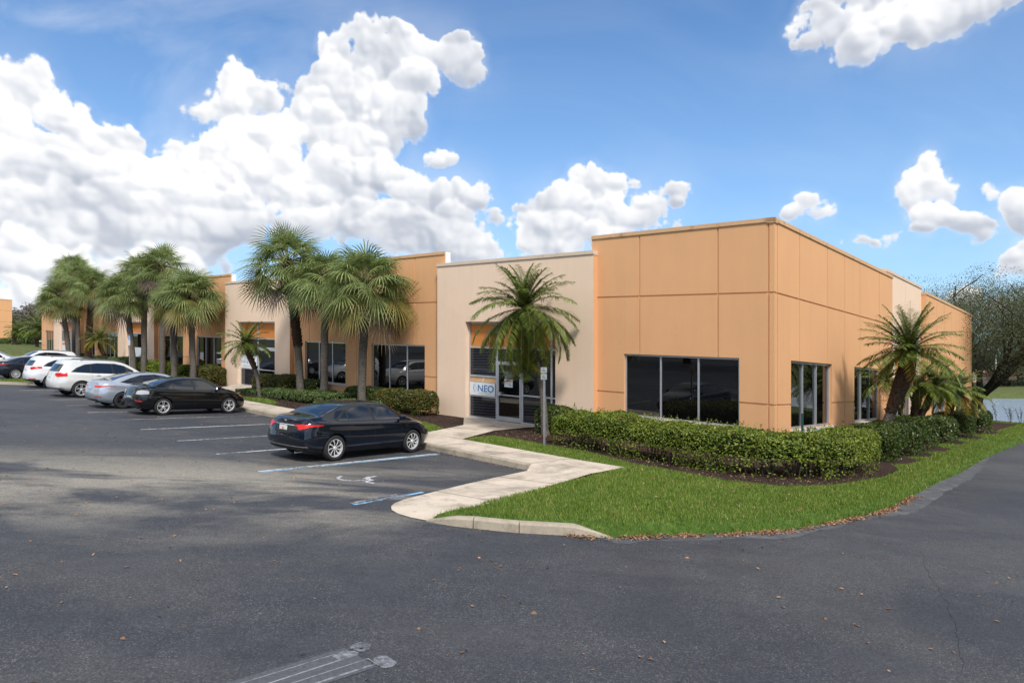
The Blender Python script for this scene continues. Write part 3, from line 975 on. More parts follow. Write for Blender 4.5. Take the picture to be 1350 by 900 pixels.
# second entrance
f2 = .27
sf2 = bars(fnC, [(32.10, 32.19, f2, 4.04), (30.02, 30.12, f2, 4.04), (27.75, 27.84, f2, 4.04), (27.84, 32.10, 3.05, 3.11), (27.84, 32.10, 3.98, 4.04),
                 (30.12, 32.10, 1.25, 1.30), (30.12, 32.10, 2.03, 2.08), (30.12, 32.10, f2, f2 + .06), (27.84, 30.02, 2.52, 2.60)], 'storefront', M['alu'], B)
pane(fnC, 27.84, 32.10, 3.11, 3.98, M['orange_deep'], sf2, 'header_panel', d=0.25)
pane(fnC, 30.12, 32.10, 2.08, 3.05, M['blind'], sf2); pane(fnC, 30.12, 32.10, f2 + .06, 1.25, M['blind'], sf2)
pane(fnC, 27.84, 30.02, 2.60, 3.05, M['blind'], sf2)
door(fnC, 27.84, 30.02, f2 + .02, 2.52, sf2, True, b=0.12)

f3 = .3
sf3 = bars(fnC, [(50.85, 51.0, f3, 4.04), (47.65, 47.85, f3, 4.04), (46.6, 46.7, f3, 4.04), (46.7, 50.85, 3.13, 3.22), (46.7, 50.85, 3.98, 4.04), (47.85, 50.85, f3, f3 + .07)], 'storefront', M['alu'], B)
pane(fnC, 46.7, 50.85, 3.22, 3.98, M['orange_deep'], sf3, 'header_panel', d=0.25)
pane(fnC, 47.85, 50.85, f3 + .07, 3.13, M['glass'], sf3)
door(fnC, 46.7, 47.65, f3, 3.1, sf3, True)
sf4 = bars(fnC, [(68.8, 69.0, f3, 4.04), (65.9, 66.1, f3, 4.04), (64.9, 65.0, f3, 4.04), (65.0, 68.8, 3.25, 3.33), (65.0, 68.8, 3.98, 4.04), (66.1, 68.8, f3, f3 + .07), (66.1, 68.8, 2.2, 2.26)], 'storefront', M['alu'], B)
pane(fnC, 65.0, 68.8, 3.33, 3.98, M['orange_deep'], sf4, 'header_panel', d=0.25)
pane(fnC, 66.1, 68.8, 2.26, 3.25, M['glass'], sf4); pane(fnC, 66.1, 68.8, f3 + .07, 2.2, M['glass'], sf4)
door(fnC, 65.0, 65.9, f3, 3.2, sf4, True)

# ---------------- signs fixed behind the glass line: each a thing of its own
XD = Vector((-FH[0], -FH[1], 0)); XD.z = -SHEAR * XD.x; XD.normalize()
ND = Vector((-RH[0], -RH[1], 0))
ZD = ND.cross(XD) * -1
if ZD.z < 0: ZD = -ZD


def text_on(body, s, t, z, size, mat, parent, name='lettering', extr=0.002, bold=0.0, sx=1.0):
    cu = bpy.data.curves.new(name, 'FONT'); cu.body = body; cu.size = size; cu.extrude = extr; cu.offset = bold
    cu.materials.append(mat)
    o = link(bpy.data.objects.new(name, cu), parent)
    p = Vector(W(s, t, z))
    if parent is not None: p -= parent.location
    dg = bpy.context.evaluated_depsgraph_get()
    me = bpy.data.meshes.new_from_object(o.evaluated_get(dg)); me.name = name
    bpy.data.objects.remove(o); o = link(bpy.data.objects.new(name, me), parent)
    m4 = Matrix(((XD.x * sx, ZD.x, ND.x), (XD.y * sx, ZD.y, ND.y), (XD.z * sx, ZD.z, ND.z))).to_4x4(); m4.translation = p
    o.matrix_local = m4
    return o


def sign_thing(name, label, s, t, z, cat='sign', group=None):
    return thing(name, label, cat, W(s, t, z), 0, group)


T0 = -0.25
sg = sign_thing('sign', 'white banner with blue NEO lettering in the glazing left of the near entrance door', 11.6, T0 + .19, 1.36)
mb = MB(W); mb.box((10.945, T0 + .175, 1.11), (12.36, T0 + .19, 1.63)); mb.build('panel', M['signwhite'], sg)
text_on('NEO', 11.93, T0 + .172, 1.27, 0.38, M['signblue'], sg, bold=0.004, sx=1.16)
# bracket shaped leaf emblem
mb = MB(W)


def arc(mb, sc, zc, r, a0, a1, w, bow, d):
    pts = []
    for i in range(13):
        a = math.radians(a0 + (a1 - a0) * i / 12); k = math.sin(PI * i / 12)
        pts.append((sc + bow * math.cos(a) * r, zc + math.sin(a) * r * 1.35, w * k + 0.004))
    for p, q in zip(pts, pts[1:]):
        mb.face([(p[0] + p[2] / 2, d, p[1]), (p[0] - p[2] / 2, d, p[1]), (q[0] - q[2] / 2, d, q[1]), (q[0] + q[2] / 2, d, q[1])])


arc(mb, 11.99, 1.39, 0.145, -75, 75, 0.030, 1.0, T0 + .171)
mb.build('emblem', M['signblue'], sg)
mb = MB(W); arc(mb, 12.10, 1.39, 0.11, 105, 255, 0.028, 1.0, T0 + .170); mb.build('emblem', M['signgreen'], sg)
mb = MB(W)
x = 11.86
rr_ = random.Random(5)
while x > 11.12:
    w = rr_.uniform(0.016, 0.034)
    mb.box((x, T0 + .1725, 1.185), (x - w, T0 + .174, 1.185 + rr_.choice([.026, .034]))); x -= w + 0.014
mb.build('small_print', M['signgreen'], sg)
num = text_on('7', 11.72, T0 + .226, 1.66, 0.25, M['signwhite'], None, name='unit_number', bold=0.004)
tag(num, 'white unit number 7 on the tan strip above the NEO banner', 'number')

n1 = sign_thing('door_notice', 'grey notice taped to the near glass door above the red headed one', 10.3, T0 + .18, 1.9, 'notice')
mb = MB(W); mb.box((10.03, T0 + .196, 1.86), (10.45, T0 + .2, 2.13)); mb.build('sheet', M['slate'], n1)
mb = MB(W)
for k in range(4): mb.box((10.08, T0 + .194, 1.90 + k * .055), (10.40, T0 + .1955, 1.912 + k * .055))
mb.build('small_print', M['paleblue'], n1)
n2 = sign_thing('door_notice', 'white notice with dark red heading taped to the near glass door', 10.3, T0 + .18, 1.6, 'notice')
mb = MB(W); mb.box((10.03, T0 + .196, 1.53), (10.46, T0 + .2, 1.84)); mb.build('sheet', M['signwhite'], n2)
mb = MB(W); mb.box((10.08, T0 + .194, 1.745), (10.41, T0 + .1955, 1.785)); mb.build('heading', M['signred'], n2)
mb = MB(W)
for k, (a, c) in enumerate([(10.22, 10.10), (10.26, 10.12), (10.4, 10.30), (10.24, 10.11)]): mb.box((a, T0 + .194, 1.60 + k * .03), (c, T0 + .1955, 1.612 + k * .03))
mb.build('small_print', M['ink'], n2)

s2 = sign_thing('sign', 'white window sign with pale blue writing behind the thin leaning palm at the second entrance', 31.1, T0 + .18, 1.6)
mb = MB(W); mb.box((30.13, T0 + .175, 1.31), (32.09, T0 + .19, 2.02)); mb.build('panel', M['signwhite'], s2)
mb = MB(W)
x = 32.04; rr_ = random.Random(9)
for seg in range(6):
    w = rr_.uniform(0.05, 0.09); mb.box((x, T0 + .172, 1.63), (x - w, T0 + .1735, 1.63 + rr_.choice([.09, .12]))); x -= w + .025
mb.lathe([(0.0, 0), (0.095, 0), (0.10, 0.002)], 20, 'y', (31.28, T0 + .172, 1.66))
mb.build('printed_lines', M['paleblue'], s2)
mb = MB(W)
x = 31.8
for seg in range(9):
    w = rr_.uniform(0.04, 0.09); mb.box((x, T0 + .172, 1.43), (x - w, T0 + .1735, 1.455)); x -= w + .03
x = 30.55
for seg in range(4): mb.box((x, T0 + .172, 1.62), (x - .05, T0 + .1735, 1.66)); x -= .08
mb.build('small_print', M['slate'], s2)
s3 = sign_thing('sign', 'white window sign with blue lines at the third entrance behind a palm trunk', 49.3, T0 + .18, 1.6)
mb = MB(W); mb.box((47.95, T0 + .175, 1.05), (50.75, T0 + .19, 2.1)); mb.build('panel', M['signwhite'], s3)
mb = MB(W); mb.box((50.6, T0 + .172, 1.5), (49.8, T0 + .1735, 1.58)); mb.box((50.5, T0 + .172, 1.24), (49.7, T0 + .1735, 1.31)); mb.box((48.7, T0 + .172, 1.5), (48.0, T0 + .1735, 1.57)); mb.build('printed_lines', M['paleblue'], s3)
s4 = sign_thing('sign', 'white window sign with an orange band at the farthest entrance', 67.5, T0 + .18, 1.6)
mb = MB(W); mb.box((66.2, T0 + .175, 1.05), (68.75, T0 + .19, 2.18)); mb.build('panel', M['signwhite'], s4)
mb = MB(W); mb.box((67.0, T0 + .172, 1.86), (68.6, T0 + .1735, 2.08)); mb.build('band', M['signorange'], s4)
# ------------------------------------------------------------------ planting
def norm(a): return a / (np.linalg.norm(a, axis=-1, keepdims=True) + 1e-9)


def leaf_quads(P, Nrm, size, rng, jitter=0.9, aspect=0.55):
    """one diamond leaf per point, facing roughly along Nrm"""
    n = len(P)
    nn = norm(Nrm + rng.normal(0, jitter, (n, 3)))
    r = norm(np.cross(nn, rng.normal(0, 1, (n, 3))))
    q = np.cross(nn, r)
    s = (size * rng.uniform(0.65, 1.3, n))[:, None]
    a = P - r * s * 0.5; c = P + r * s * 0.5
    b = P + q * s * aspect * 0.5 + nn * s * 0.08; d = P - q * s * aspect * 0.5 + nn * s * 0.08
    return np.stack([a, b, c, d], 1).reshape(-1, 3)


def clump_noise(P, scale, seed):
    """cheap smooth 3-d noise from a few sines"""
    r = np.random.default_rng(seed); v = np.zeros(len(P))
    for k in range(6):
        d = r.normal(0, 1, 3); d /= np.linalg.norm(d)
        v += np.sin(P @ d * scale * r.uniform(0.6, 1.8) + r.uniform(0, 6.28)) / 6
    return v


def box_hedge_pts(n, L, D, Hh, rng, seed, lump=0.12, rnd=4.0):
    """points through the outer skin of a rounded box, centre base at origin, long in x"""
    u = rng.normal(0, 1, (n, 3)); u[:, 2] = np.where(u[:, 2] < -0.6 * np.abs(u).max(1), -u[:, 2], u[:, 2])
    # pick points on a superellipsoid by projecting random box points
    b = rng.uniform(-1, 1, (n, 3)); b[:, 0] *= L / D if L > D else 1
    f = rng.integers(0, 5, n)
    w = np.array([D * Hh, D * Hh, L * Hh, L * Hh, L * D]); w = w / w.sum()
    f = rng.choice(5, n, p=w)
    x = rng.uniform(-1, 1, n); y = rng.uniform(-1, 1, n); z = rng.uniform(-1, 1, n)
    x = np.where(f == 0, -1, np.where(f == 1, 1, x)); y = np.where(f == 2, -1, np.where(f == 3, 1, y)); z = np.where(f == 4, 1, z)
    p = np.stack([x, y, z], 1)
    # round the corners measured in metres
    rad = min(D, Hh) * 0.5 * 0.75
    hx, hy, hz = L / 2, D / 2, Hh / 2
    q = p * np.array([hx, hy, hz])
    inner = np.clip(q, [-(hx - rad), -(hy - rad), -(hz - rad) if hz > rad else 0], [hx - rad, hy - rad, max(hz - rad, 0)])
    inner[:, 2] = np.clip(q[:, 2], -hz, max(hz - rad, -hz))
    d = q - inner; dn = norm(d)
    q = inner + dn * rad * np.clip(np.linalg.norm(d, axis=1, keepdims=True) / rad, 0, 1)
    nr = dn
    lumps = clump_noise(q, 4.5, seed) * lump + clump_noise(q, 13.0, seed + 1) * lump * 0.5
    depth = rng.exponential(0.05, n) * (rng.uniform(0, 1, n) < 0.8)
    q = q + nr * (lumps - depth)[:, None]
    q[:, 2] += hz
    return q, nr


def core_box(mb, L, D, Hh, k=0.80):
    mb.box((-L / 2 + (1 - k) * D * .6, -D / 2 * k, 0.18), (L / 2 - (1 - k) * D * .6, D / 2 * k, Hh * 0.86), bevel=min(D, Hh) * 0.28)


def stems(mb, L, D, n, rng, h=0.35):
    for _ in range(n):
        x = rng.uniform(-L / 2 * .92, L / 2 * .92); y = rng.uniform(-D / 2 * .7, D / 2 * .7)
        mb.tube([(x, y, -0.05), (x + rng.normal(0, .05), y + rng.normal(0, .05), h * 0.6), (x + rng.normal(0, .12), y + rng.normal(0, .12), h)], [0.014, 0.011, 0.007], 4)


def site_rot(s_dir=True):
    """rotation about z that lays local x along the facade (towards the right)"""
    return math.atan2(-FH[1], -FH[0]) if s_dir else math.atan2(RH[1], RH[0])


def shrub(name, label, cat, s, t, L, D, Hh, n, mat, seed, rz=None, leaf=0.06, group=None, sprigs=0, lump=0.1, nstem=10, z=0.14):
    rng = np.random.default_rng(seed)
    th = thing(name, label, cat, W(s, t, z), site_rot() if rz is None else rz, group)
    q, nr = box_hedge_pts(n, L, D, Hh, rng, seed, lump)
    q[:, 2] += 0.02
    # a ragged, thinner skirt
    keep = (q[:, 2] > 0.28 * Hh) | (rng.uniform(0, 1, n) < 0.45 + clump_noise(q, 5, seed + 9) * 0.8)
    V = leaf_quads(q[keep], nr[keep], leaf, rng)
    if sprigs:
        m = sprigs; x = rng.uniform(-L / 2, L / 2, m); y = rng.uniform(-D / 2 * .8, D / 2 * .8, m); hh = rng.uniform(0.06, 0.26, m)
        P = []; k = 9
        for i in range(m):
            for j in range(k):
                P.append((x[i] + rng.normal(0, .02), y[i] + rng.normal(0, .02), Hh + hh[i] * j / k))
        P = np.array(P); V = np.concatenate([V, leaf_quads(P, np.tile([0, 0, 1.0], (len(P), 1)), leaf * 0.9, rng, 1.2)])
    me = np_mesh(name + '_leaves', V, 4, mat)
    link(bpy.data.objects.new('foliage', me), th)
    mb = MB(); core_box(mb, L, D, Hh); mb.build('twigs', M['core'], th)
    mb = MB(); stems(mb, L, D, nstem, rng, 0.3 * Hh + .1)
    if nstem: mb.build('branchwork', M['twig'], th)
    return th


# --- the long trimmed hedge that wraps the corner: one plant bed row, built as one hedge following a path
def path_hedge(name, label, path, D, Hh, n, mat, seed, leaf=0.05, sprigs=120):
    rng = np.random.default_rng(seed)
    base = W(path[0][0], path[0][1], 0.14)
    th = thing(name, label, 'hedge', base)
    P = np.array([XY(*p) for p in path]); seg = np.linalg.norm(np.diff(P, axis=0), axis=1); cum = np.concatenate([[0], np.cumsum(seg)]); L = cum[-1]

    def bend(q):
        a = np.clip(q[:, 0] + L / 2, 0, L)
        x = np.interp(a, cum, P[:, 0]); y = np.interp(a, cum, P[:, 1])
        e = 0.35
        x1 = np.interp(np.clip(a + e, 0, L), cum, P[:, 0]); y1 = np.interp(np.clip(a + e, 0, L), cum, P[:, 1])
        x0 = np.interp(np.clip(a - e, 0, L), cum, P[:, 0]); y0 = np.interp(np.clip(a - e, 0, L), cum, P[:, 1])
        d = norm(np.stack([x1 - x0, y1 - y0], 1))
        over = (q[:, 0] + L / 2) - a
        X = x + d[:, 0] * over - d[:, 1] * q[:, 1]; Y = y + d[:, 1] * over + d[:, 0] * q[:, 1]
        Z = q[:, 2] + 0.14 - SHEAR * np.clip(X, -150, 36)
        return np.stack([X, Y, Z], 1) - np.array(base)
    q, nr = box_hedge_pts(n, L, D, Hh, rng, seed, 0.10)
    bx = q[:, 0] / (L / 2)
    q[:, 2] *= 1 + 0.03 * np.sin(q[:, 0] * 1.7 + 1) + 0.03 * np.sin(q[:, 0] * 3.9)
    # bare, see-through lower face in the middle stretch
    thin = 0.15 + 0.55 * (clump_noise(q, 3.0, seed + 5) > 0.12)
    keep = (q[:, 2] > 0.36 * Hh + 0.1 * clump_noise(q, 4.0, seed + 3)) | (rng.uniform(0, 1, n) < thin)
    V = leaf_quads(q[keep], nr[keep], leaf, rng)
    m = sprigs; x = rng.uniform(-L / 2, L / 2, m); y = rng.uniform(-D / 2 * .8, D / 2 * .8, m); hh = rng.uniform(0.05, 0.30, m) ** 1.2
    S = []
    for i in range(m):
        for j in range(10): S.append((x[i] + rng.normal(0, .025), y[i] + rng.normal(0, .025), Hh * 0.97 + hh[i] * j / 10))
    S = np.array(S)
    V = np.concatenate([V, leaf_quads(S, np.tile([0, 0, 1.0], (len(S), 1)), leaf, rng, 1.2)])
    me = np_mesh('hedge_leaves', bend(V), 4, mat)
    link(bpy.data.objects.new('foliage', me), th)
    # inner mass, following the same bend
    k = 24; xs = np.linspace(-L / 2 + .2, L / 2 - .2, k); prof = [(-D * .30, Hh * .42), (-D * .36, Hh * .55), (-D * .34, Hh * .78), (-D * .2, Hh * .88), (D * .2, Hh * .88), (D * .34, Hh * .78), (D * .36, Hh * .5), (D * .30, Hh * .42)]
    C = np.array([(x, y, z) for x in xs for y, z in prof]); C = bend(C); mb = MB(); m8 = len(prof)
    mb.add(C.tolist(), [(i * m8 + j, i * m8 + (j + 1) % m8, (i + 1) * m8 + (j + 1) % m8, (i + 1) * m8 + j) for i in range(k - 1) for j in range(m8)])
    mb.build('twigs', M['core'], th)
    mb = MB()
    for _ in range(150):
        a = rng.uniform(-L / 2 * .96, L / 2 * .96); y = rng.uniform(-D * .33, D * .33); r3 = rng.normal(0, 1, 3)
        pts = bend(np.array([(a, y, -0.05), (a + r3[0] * .06, y + r3[1] * .05, Hh * .3), (a + r3[0] * .18, y + r3[1] * .12, Hh * .55)]))
        mb.tube(pts.tolist(), [0.016, 0.012, 0.007], 4)
    mb.build('branchwork', M['twig'], th)
    return th


path_hedge('hedge', 'long leafy trimmed hedge running under the big triple window and round the building corner',
           [(5.35, -2.95), (3.5, -3.25), (1.2, -3.45), (-0.4, -3.45), (-1.35, -3.0), (-1.9, -1.9), (-2.0, -0.6), (-1.95, 0.9)], 1.35, 1.05, 54000, M['hedge'], 21, leaf=0.055, sprigs=230)

# --- shrubs along the front
gA = 'clipped shrubs along the building front'
shrub('shrub', 'small round shrub at the foot of the feather palm beside the NEO entrance', 'shrub', 7.05, -1.15, 1.25, 1.2, 0.95, 5200, M['shrub'], 31, leaf=0.07, group=gA)
shrub('shrub', 'long clipped shrub with orange tinged leaves left of the NEO entrance', 'shrub', 15.1, -1.25, 3.4, 1.3, 0.95, 12000, M['croton'], 32, leaf=0.075, group=gA)
shrub('shrub', 'dark green shrub below the double window behind the palm in front of the blue sedan', 'shrub', 18.2, -0.95, 2.5, 1.1, 0.9, 8000, M['shrub'], 33, leaf=0.075, group=gA)
shrub('shrub', 'small round bush between two palm trunks left of the near double window', 'shrub', 23.0, -0.75, 1.3, 1.1, 0.95, 3800, M['shrub'], 34, leaf=0.08, group=gA)
shrub('shrub', 'dark clipped shrub to the right of the second entrance door', 'shrub', 26.6, -0.8, 3.6, 1.1, 1.0, 8500, M['croton'], 35, leaf=0.085, group=gA)
shrub('shrub', 'clipped shrub with red tips left of the second entrance', 'shrub', 34.8, -0.9, 3.0, 1.3, 1.15, 7500, M['croton'], 36, leaf=0.09, group=gA)
shrub('shrub', 'round green bush between palm trunks in front of the third orange bay', 'shrub', 38.6, -0.9, 2.2, 1.3, 1.0, 4500, M['hedge'], 37, leaf=0.10, group=gA)
shrub('shrub', 'broad green bush under the windows of the third orange bay', 'shrub', 42.3, -1.2, 4.2, 1.5, 1.1, 7500, M['hedge'], 38, leaf=0.10, group=gA)
shrub('shrub', 'bright green bush in front of the third entrance', 'shrub', 47.4, -1.4, 4.6, 1.6, 1.2, 7000, M['cover'], 39, leaf=0.11, group=gA)
shrub('shrub', 'low dark bush under the small feather palm of the fourth orange bay', 'shrub', 55.6, -1.0, 5.0, 1.2, 1.0, 4500, M['shrub'], 40, leaf=0.14, group=gA)
shrub('shrub', 'dark bush below the far windows between two sabal trunks', 'shrub', 61.5, -1.0, 4.0, 1.2, 1.0, 3500, M['shrub'], 41, leaf=0.14, group=gA)
shrub('ground_cover', 'low spreading light green ground cover around the three sabal palm trunks', 'ground cover', 22.6, -2.25, 8.6, 1.5, 0.42, 15000, M['cover'], 42, leaf=0.08, lump=0.12, nstem=0)
shrub('ground_cover', 'patch of low light green ground cover behind the blue sedan roof', 'ground cover', 17.0, -2.35, 2.6, 1.1, 0.36, 4500, M['cover'], 43, leaf=0.08, lump=0.10, nstem=0)

# --- round shrubs along the right-hand side
gB = 'rounded shrubs along the side wall'
for i, (s, t, L, D, Hh, lab) in enumerate([
        (-1.65, 3.7, 2.1, 1.55, 1.0, 'dark rounded shrub nearest the long hedge at the foot of the leaning palm'),
        (-1.7, 6.1, 1.8, 1.5, 1.05, 'second rounded shrub along the side wall, with a red flower on its top'),
        (-1.6, 8.8, 2.3, 1.5, 1.05, 'third rounded shrub along the side wall, below the twin trunk palms'),
        (-1.6, 13.0, 2.6, 1.4, 0.95, 'fourth rounded shrub along the side wall, paler and flatter'),
        (-1.6, 16.9, 2.4, 1.55, 1.05, 'fifth rounded shrub along the side wall, below the yellowing palm'),
        (-1.6, 21.8, 2.8, 1.6, 1.05, 'farthest rounded shrub by the lake end of the side wall')]):
    shrub('shrub', lab, 'shrub', s, t, L, D, Hh, 8000 if i < 3 else 5000, M['shrub'], 50 + i, rz=site_rot(False), leaf=0.075 if i < 3 else 0.10, group=gB)
for (s, t, z, r) in [(-2.3, 3.9, 0.98, .045), (-2.2, 8.8, 1.05, .05)]:
    mb = MB(W)
    for k in range(5):
        a = 2 * PI * k / 5
        mb.face([(s, t, z), (s + r * math.cos(a - .5), t + r * math.sin(a - .5), z + .03), (s + r * 1.5 * math.cos(a), t + r * 1.5 * math.sin(a), z + .035), (s + r * math.cos(a + .5), t + r * math.sin(a + .5), z + .03)])
    tag(mb.build('hibiscus_flower', simple('flower_red', (0.65, 0.02, 0.02), 0.5)), 'red flower on the first rounded shrub of the side wall' if t < 5 else 'red flower on the third rounded shrub of the side wall', 'flower')


# ---------------- fan palms (sabal)
def fan_crown(seed, nleaf=44, R=1.0, seg=26, droop=0.55):
    rng = np.random.default_rng(seed)
    quads = []; mi = []; pet = MB()
    for i in range(nleaf):
        f = i / nleaf
        el = math.radians(82 - 128 * f ** 0.85 + rng.normal(0, 6))      # old leaves hang lower
        az = i * 2.39996 + rng.normal(0, 0.15)
        d = np.array([math.cos(az) * math.cos(el), math.sin(az) * math.cos(el), math.sin(el)])
        pl = R * rng.uniform(0.85, 1.25) * (0.75 + 0.3 * f)
        p0 = np.array([0, 0, 0.0]) + d * 0.08
        p1 = p0 + d * pl * 0.55 + np.array([0, 0, -0.03 * pl]); p2 = p0 + d * pl + np.array([0, 0, -0.16 * pl])
        pet.tube([p0.tolist(), p1.tolist(), p2.tolist()], [0.022, 0.016, 0.011], 4, cap=False)
        ax = norm(p2 - p1)
        side = norm(np.cross(ax, [0, 0, 1.0])); 
        roll = rng.normal(0, 0.45); up0 = np.cross(side, ax)
        side = side * math.cos(roll) + up0 * math.sin(roll); up = np.cross(side, ax)
        bl = R * rng.uniform(0.95, 1.25)
        dead = f > 0.93; yel = (not dead) and (f > 0.70 and rng.uniform() < 0.45)
        m = 2 if dead else (1 if yel else 0)
        base_fold = rng.uniform(0.15, 0.5)
        for j in range(seg):
            th = (j / (seg - 1) - 0.5) * math.radians(rng.uniform(235, 250))
            w0 = 0.026 * R
            L = bl * (1.0 - 0.22 * abs(th) / 2.1) * rng.uniform(0.9, 1.08)
            dr = norm(ax * math.cos(th) + side * math.sin(th) - up * 0.12 * abs(th) - up * base_fold * (math.cos(th) * .3))
            wv = np.cross(dr, up); wv = norm(wv)
            g = np.array([0, 0, -1.0]); c = p2.copy(); pts = []
            n = 4
            for k in range(n + 1):
                tt = k / n
                pos = p2 + dr * L * tt * (1 - 0.18 * tt * tt * droop) + g * (L * droop * (tt ** 2.3) * (0.45 + 0.35 * abs(th) / 2))
                ww = w0 * (0.35 + 1.1 * tt) if tt < 0.45 else w0 * (0.85) * (1 - (tt - 0.45) / 0.55) ** 0.8 + 0.002
                if tt < 0.45: ww = w0 * (0.30 + 1.25 * tt)
                pts.append((pos - wv * ww, pos + wv * ww))
            for k in range(n):
                quads += [pts[k][0], pts[k][1], pts[k + 1][1], pts[k + 1][0]]; mi.append(m)
    V = np.array(quads)
    me = np_mesh('fan_crown', V, 4, [M['sabal'], M['sabal_yellow'], M['deadleaf']], mi)
    return me, pet


def dead_skirt(rng, R=1.0, n=16):
    q = []
    for i in range(n):
        az = rng.uniform(0, 2 * PI); r = 0.16
        for j in range(9):
            a = az + rng.normal(0, 0.16); L = rng.uniform(0.5, 1.0) * R
            p = np.array([math.cos(a) * r, math.sin(a) * r, rng.uniform(-0.35, 0.05)]); o = np.array([math.cos(a), math.sin(a), 0])
            w = np.array([-math.sin(a), math.cos(a), 0]) * 0.02
            m1 = p + o * 0.28 * L + np.array([0, 0, -0.4 * L]); e = p + o * 0.32 * L + np.array([0, 0, -L])
            q += [p - w, p + w, m1 + w, m1 - w, m1 - w, m1 + w, e + w * .2, e - w * .2]
    return np.array(q)


FAN = []
for sd, nl, dr in ((101, 56, 0.48), (102, 50, 0.38), (103, 64, 0.62)):
    me, pet = fan_crown(sd, nl, 1.0, 26, dr)
    pm = pet.mesh('petiole', M['rachis'], 60)
    sk = np_mesh('skirt', dead_skirt(np.random.default_rng(sd), 1.0, 10), 4, M['deadleaf'])
    FAN.append((me, pm, sk))


def sabal(label, s, t, h, R, var, lean=(0, 0), rot=0.0, booted=0.3, r0=0.17, group='tall sabal palms in front of the building', seed=0):
    th = thing('sabal_palm', label, 'palm tree', W(s, t, 0.12), 0, group)
    rng = np.random.default_rng(seed + 500)
    top = Vector((lean[0], lean[1], h))
    pts = []; rad = []; n = 14
    for i in range(n):
        k = i / (n - 1)
        pts.append((lean[0] * k ** 1.5 + rng.normal(0, .012), lean[1] * k ** 1.5 + rng.normal(0, .012), -0.15 + (h + 0.15) * k))
        rad.append(r0 * (1.22 - 0.25 * min(1, k * 6)) * (1 + rng.normal(0, .02)) if k < 1 else r0)
    mb = MB(); mb.tube(pts, rad, 12)
    mb.build('trunk', M['bark'], th, smooth=60)
    # old leaf bases on the upper trunk
    mb = MB(); hb = h * (1 - booted); z = hb
    while z < h + 0.05:
        k = z / h; cx, cy = lean[0] * k ** 1.5, lean[1] * k ** 1.5
        for j in range(6):
            a = j * 2 * PI / 6 + z * 7.3; o = Vector((math.cos(a), math.sin(a), 0)); w = Vector((-o.y, o.x, 0))
            c = Vector((cx, cy, z)) + o * (r0 * 0.92)
            q = c + o * rng.uniform(0.05, 0.10) + Vector((0, 0, rng.uniform(0.12, 0.2)))
            mb.add([c - w * .07, c + w * .07, q + w * .035, q - w * .035, c - o * .04 + Vector((0, 0, .17))], [(0, 1, 2, 3), (0, 3, 4), (1, 4, 2), (3, 2, 4)])
        z += 0.075
    mb.build('leaf_bases', M['boots'], th)
    crown, pet, skirt = FAN[var]; R *= 1.10 if booted > 0 and r0 < 0.187 else 0.98
    for me, nm in ((crown, 'crown'), (pet, 'petioles'), (skirt, 'dead_fronds')):
        o = link(bpy.data.objects.new(nm, me), th)
        o.location = top; o.rotation_euler = (0, 0, rot); o.scale = (R, R, R)
    return th


def place(px, t):
    """site distance s of the line seen at picture column px, at site depth t"""
    u = (px - 675) / 893.0
    ax = C0[0] + t * RH[0]; ay = C0[1] + t * RH[1]
    return (u * ay - ax) / (FH[0] - u * FH[1])


def trunk_lean(px_top, px_base, s, t):
    d = XY(s, t)[1]
    dx = (px_top - px_base) / 893.0 * d
    return (dx, 0.0)


def zat(px, py, s, t):
    x, y = XY(s, t)
    return EYE + (474.1 - py) * y / 893.0 - grade(x)      # height above the paved grade, for a sheared-free view


# (base px, site t, crown centre px, crown centre y, crown radius m, variant, label)
SAB = [
    (477, -2.0, 482, 373, 1.12, 2, 'full drooping sabal palm nearest the cream NEO bay', .10),
    (427, -1.6, 430, 366, 1.0, 0, 'slim sabal palm in the middle of the near group of three', .22),
    (397, -1.7, 378, 345, 1.16, 1, 'leftmost sabal palm of the near group with a dark scaly upper trunk', .62),
    (255, -1.8, 250, 388, 1.12, 2, 'drooping sabal palm left of the second entrance, lowest crown of its cluster', .30),
    (230, -2.4, 228, 396, 0.85, 0, 'thin sabal palm half hidden behind the drooping one', .15),
    (214.5, -1.5, 213, 352, 1.12, 1, 'tallest sabal palm of the middle cluster', .15),
    (190, -2.0, 190, 358, 1.12, 0, 'sabal palm of the middle cluster in front of the third entrance', .10),
    (176.5, -2.6, 164, 385, 1.15, 2, 'dark sabal palm on the left edge of the middle cluster', .10),
    (116, -2.0, 122, 376, 1.15, 0, 'sabal palm with a booted trunk and yellowing leaves in the far cluster', .95),
    (103, -1.6, 101, 365, 1.2, 1, 'upright sabal palm in the centre of the far cluster', .10),
    (91.5, -2.2, 80, 392, 1.2, 2, 'leftmost sabal palm of the far cluster with a low dark crown', .15),
    (98, 0.4 - 1.0, 96, 352, 1.0, 0, 'sabal palm rising behind the far cluster', .10),
]
for i, (bx, t, cx, cy_, R, var, lab, boot) in enumerate(SAB):
    s = place(bx, t)
    x, y = XY(s, t)
    # world height of the crown centre, minus the ground there
    zc = EYE + (474.1 + SHEAR * 0 - cy_) * y / 893.0
    h = zc - (grade(x) + 0.12)
    # the view shows heights relative to the level horizon; the crown centre sits on that line of sight
    sabal(lab, s, t, h, R, var, trunk_lean(cx, bx, s, t), rot=i * 1.3, booted=boot, r0=0.185 if i < 4 else 0.19, seed=i)


